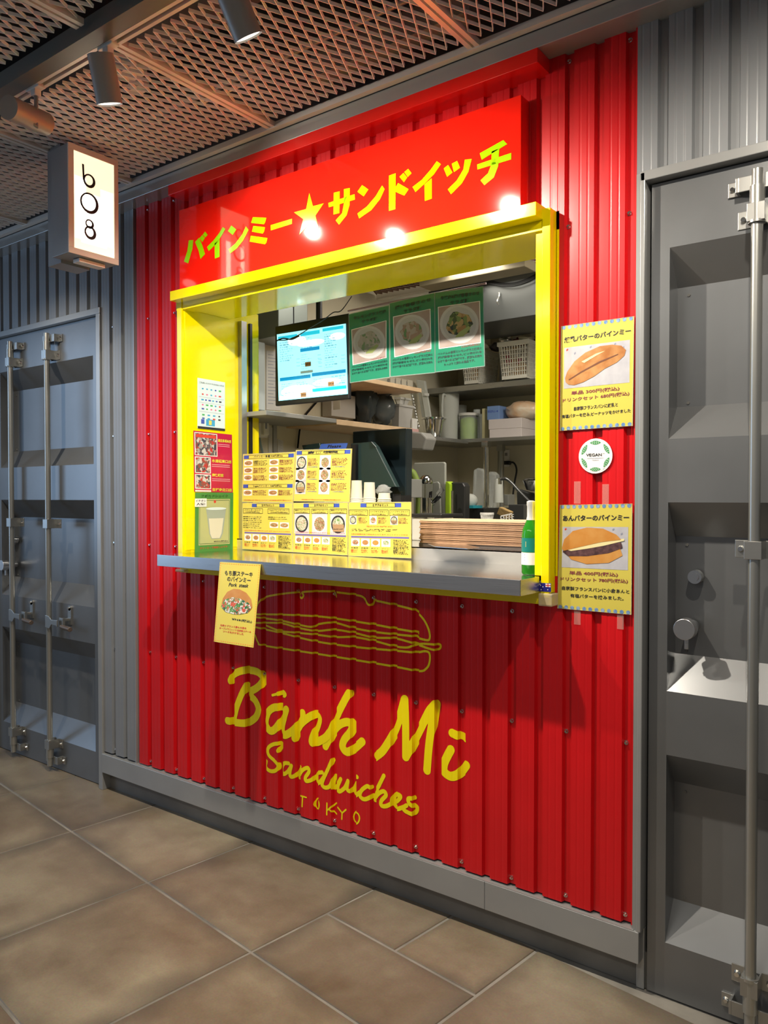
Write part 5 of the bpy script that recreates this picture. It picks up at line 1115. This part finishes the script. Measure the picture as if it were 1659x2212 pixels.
a = px(1152, 1040, y=1.70); single('steel_bowl', MB().lathe(a, [(.01,-.05),(.035,-.045),(.055,0),(.058,.004),(.05,.012),(.02,.02)], 24), CHROME, 'small shiny steel bowl on the dark pans by the jamb', 'bowl', smooth=60)
B('washing_up_bin', 1098, 1090, 1165, 1140, 1.52, .18, mat('dark_bin', (.05,.05,.05), .4), 'dark washing up bin behind the paper stack', 'bin'); B('dark_sink_side', 985, 1098, 1100, 1140, 1.66, .3, BLK, 'black sink basin behind the stack of brown papers', 'sink')
single('blue_sponge_rim', MB().box(*pbox(1003,1092,1042,1098,1.60,.1)), mat('turquoise', (.02,.30,.38), .4), 'turquoise rim of a bowl beside the black tray', 'bowl')
q = px(1052, 1132, y=1.15)
single('drying_ledge', MB().box(px(1000,1130,y=1.1).x, px(1112,1130,y=1.1).x, 1.06, 1.45, 1.1205, q.z-.001), BLK, 'black drying ledge behind the brown paper stack', 'ledge', bevel=.003)
t = thing('drain_basket', 'small white slotted basket behind the brown papers', 'basket', q)
g = MB(); 
for k in range(20):
    a_ = 2*math.pi*k/20; g.tube([q+Vector((.022*math.cos(a_), .022*math.sin(a_), 0)), q+Vector((.030*math.cos(a_), .030*math.sin(a_), .048))], .0022, 4)
obj('basket_slats', g, WHT, t, kind='stuff'); obj('basket_rim', MB().lathe(q, [(.0285,.044),(.033,.044),(.033,.054),(.0285,.054)], 20, cap=False), WHT, t, smooth=40); obj('basket_band', MB().lathe(q, [(.026,.02),(.027,.03)], 20, cap=False), WHT, t)
a = px(1091, 1108, y=1.30); single('sponge', MB().obox(a, Vector((.030,.0,-.012)), Vector((0,.018,0)), Vector((.008,0,.018))), mat('tan_sponge', (.40,.26,.10), .8, bump=.6, bscale=80), 'tan kitchen sponge behind the brown papers', 'sponge', bevel=.004)
sl = MB()
for i in range(5):
    for j in range(3):
        a = px(1082+i*6, 1118+j*5-i*1.0, y=1.15); sl.obox(a, Vector((.0022,0,0)), Vector((0,.001,0)), Vector((0,0,.0065))); sl.obox(a+Vector((.004,0,.006)), Vector((.005,0,0)), Vector((0,.001,0)), Vector((0,0,.0012)))
sl.obox(px(1094,1112,y=1.15), Vector((.028,0,.006)), Vector((0,.002,0)), Vector((0,0,.002)))
single('slotted_turner', sl, WHT, 'white slotted turner lying behind the brown papers', 'turner')
# counter: white dispenser, brown paper stack, tray, cups, monitors
q = pbox(889, 1128, 962, 1181, .60, .16); zi = 1.164
t = thing('white_dispenser', 'white box dispenser with black lid left of the brown papers', 'dispenser', (q[0], q[2], zi)); obj('dispenser_body', MB().box(q[0], q[1], q[2], q[3], zi, q[5]+.02), mat('dispenser_white', (.50,.49,.45), .4), t, bevel=.006)
obj('dispenser_seam', MB().box((q[0]+q[1])/2+.01, (q[0]+q[1])/2+.013, q[2]-.001, q[2], zi, q[5]), INKG, t); q2 = px(895, 1108, y=.62); q3 = px(962, 1112, y=.62); obj('lid', MB().box(q2.x, q3.x, q[2]-.01, q[3], q[5]+.020, q[5]+.034), BLK, t, bevel=.003); obj('inner_box', MB().box(q[0]+.02, q[0]+.10, q[2]+.02, q[3], q[5]+.0, q[5]+.02), WHT, t)
KR = mat('kraft_paper', (.42,.25,.15), .7, noise=((.36,.21,.12), 30)); KR2 = mat('kraft_top', (.66,.50,.32), .7, noise=((.58,.42,.26), 8))
a = px(956, 1170, y=.50); b = px(1139, 1190, y=.35); n_ = 13; zt_ = 1.262; xa, xb = px(956,1150,y=.52).x, px(1143,1150,y=.34).x
for k in range(n_):
    z0 = zi+.0105+(zt_-zi-.0105)*k/n_; th_ = (zt_-zi-.0105)/n_*.80; j = .002*math.sin(k*2.1)
    pts = []; ya_, yb_ = .335, .56
    for (cx_, cy_, a0) in ((xb-.02, ya_+.02, -90), (xb-.02, yb_-.02, 0), (xa+.035, yb_-.035, 90), (xa+.035, ya_+.035, 180)):
        r_ = .02 if cx_ > (xa+xb)/2 else .035
        for i in range(5): t_ = math.radians(a0+i*22.5); pts.append((cx_+r_*math.cos(t_)+j, cy_+r_*math.sin(t_)+j, z0))
    single('paper_tray', MB().prism(pts, (0,0,th_)), KR2 if k == n_-1 else KR, 'brown paper tray, %s from the bottom of the thick stack behind the ledge' % ('lowest','second','third','fourth','fifth','sixth','seventh','eighth','ninth','tenth','eleventh','twelfth')[k] if k < n_-1 else 'topmost pale brown paper tray of the thick stack', 'tray', group='brown paper trays stacked behind the ledge', bevel=.0008)
single('stack_base', MB().box(xa+.01, xb-.01, .34, .555, zi, zi+.010), mat('dark_base', (.10,.08,.07), .6), 'dark mat under the stack of brown paper trays', 'mat')
slab_ = MB().add([px(924,1176,z=1.172), px(985,1173,z=1.172), px(1036,1184,z=1.172), px(1010,1187,z=1.172), px(940,1182,z=1.172)], [(0,1,2,3,4)])
mb = MB().prism([Vector(p) for p in slab_.v], (0,0,.003)); single('money_tray', mb, STEEL, 'thin steel coin tray lying in front of the brown papers', 'tray', bevel=.001)
CUP = mat('cup_paper', (.74,.72,.60), .5)
for k, (u0, u1, v0, v1, y) in enumerate(((757,784,1038,1088,.55),(784,812,1042,1088,.52),(815,845,1065,1090,.50))):
    uc = (u0+u1)/2; a = px(uc, v1, y=y); dpt = (a-CAM).dot(FWD); r_ = (u1-u0)/2*dpt/F; h = (v1-v0)*dpt/F
    t = thing('paper_cup_stack', ('left tall stack','middle tall stack','right short stack')[k]+' of upturned white paper cups behind the menu boards', 'cups', a, 'stacks of paper cups')
    obj('cups', MB().lathe(a, [(r_,0),(r_*.82,h),(r_*.78,h),(r_*.76,h-.004)], 24), CUP, t, smooth=50)
    for j in range(3): obj('cup_rim', MB().lathe(a, [(r_*1.0,.004+.008*j),(r_*1.05,.006+.008*j),(r_*1.0,.009+.008*j)], 24, cap=False), CUP, t, smooth=50)
    # the box they stand on
single('cup_stand', MB().box(px(757,1095,y=.60).x-.01, px(848,1095,y=.60).x+.02, .46, .62, 1.164, px(800,1089,y=.54).z), WHT, 'white box under the paper cup stacks behind the boards', 'box')
a = px(829, 1060, y=.58); single('clear_wrap', MB().blob(a, .03, .03, .025, 6, .3), CLEAR, 'crumpled clear wrap behind the short cup stack', 'wrap', smooth=80)
bk = MB(); q = pbox(848, 1068, 889, 1088, .62, .08); bk.box(q[0], q[1], q[2], q[3], 1.17, q[5]-.004)
for k in range(8): bk.box(q[0]+(q[1]-q[0])*k/8+.002, q[0]+(q[1]-q[0])*(k+.6)/8, q[2], q[2]+.003, q[5]-.006, q[5]+.002)
single('black_crate', bk, BLK, 'black toothed crate behind the right menu board', 'crate')
B('white_machine', 874, 1034, 900, 1075, .95, .15, mat('grey_white_machine', (.30,.30,.28), .45), 'pale grey machine corner beside the large black monitor', 'machine')
MON = mat('monitor_black', (.012,.022,.028), .28)
t = thing('cash_monitor', 'large black monitor seen from behind on the counter', 'monitor', px(820, 1085, y=.85)); obj('monitor_back', MB().prism([px(u, v, y=.85) for u, v in ((762,932),(878,925),(876,1110),(762,1110))], (0,.05,0)), MON, t, bevel=.004); obj('monitor_stand', MB().box(px(800,1000,y=.9).x, px(840,1000,y=.9).x, .90, .96, 1.0, 1.25), BLK, t)
MON2 = mat('monitor_green_black', (.02,.04,.04), .25)
t = thing('cash_register', 'angled dark register display behind the tall menu board', 'register', px(760, 1085, y=.70)); obj('display_back', MB().prism([px(u, v, y=.72) for u, v in ((758,958),(802,954),(812,965),(856,1052),(756,1056))], (0,.03,0)), MON2, t, bevel=.003); obj('display_top', MB().prism([px(u, v, y=.70) for u, v in ((652,962),(690,957),(692,968),(655,972))], (0,.05,0)), MON2, t, bevel=.002); obj('display_arm', MB().box(px(758,1000,y=.7).x, px(768,1000,y=.7).x, .70, .75, 1.17, px(760,960,y=.7).z), BLK, t)
s = Sheet('card_sign', 'blue lettered card above the tall yellow menu board', 'card', [(694,959),(751,957),(747,971),(688,973)], lambda u, v: px(u, v, y=.697), mat('blue_card', (.06,.13,.50), .4)); s.text('Please', .3, .7, .8, .65, .5, INK, .03); s.done()
q = pbox(690, 925, 760, 975, 1.2, .10); t = thing('open_carton', 'cream carton with black band and printed faces under the shelf', 'box', (q[0], q[2], q[4])); obj('carton_body', MB().box(*q), mat('cream_box2', (.42,.38,.30), .6), t, bevel=.002)
q4 = q; sb_ = SB(t, q4); sb_.rect(.08, .12, .98, .32, INKBL, 1, 'carton_band'); sb_.ell(.25, .62, .14, .22, BDARK, 1, 'carton_print'); sb_.ell(.70, .62, .14, .22, BDARK, 1, 'carton_print'); sb_.done()
a = px(648, 985, y=.75); single('card_terminal', MB().box(a.x-.05, a.x+.05, .72, .80, 1.164, a.z+.01), BLK, 'small black terminal behind the upper menu boards', 'terminal', bevel=.004)
B('pink_cloth', 876, 925, 905, 934, 1.45, .08, mat('pink_cloth', (.55,.32,.30), .7, bump=.5), 'pink cloth hanging over the end of the lower wooden shelf', 'cloth')
t = single('paper_bag', MB().prism([px(u, v, y=1.35) for u, v in ((868,930),(910,934),(922,946),(914,972),(868,970))], (0,.10,0)), mat('grey_paper_bag', (.30,.29,.27), .5, bump=.4, bscale=10), 'grey folded bag hanging below the wooden shelf end', 'bag', bevel=.008)
# dark floor and hidden surfaces of the kitchen
struct('trim_14', MB().box(XL, .7, .25, YB, -.002, .002), mat('kitchen_floor', (.08,.08,.08), .6))
bpy.context.view_layer.update()
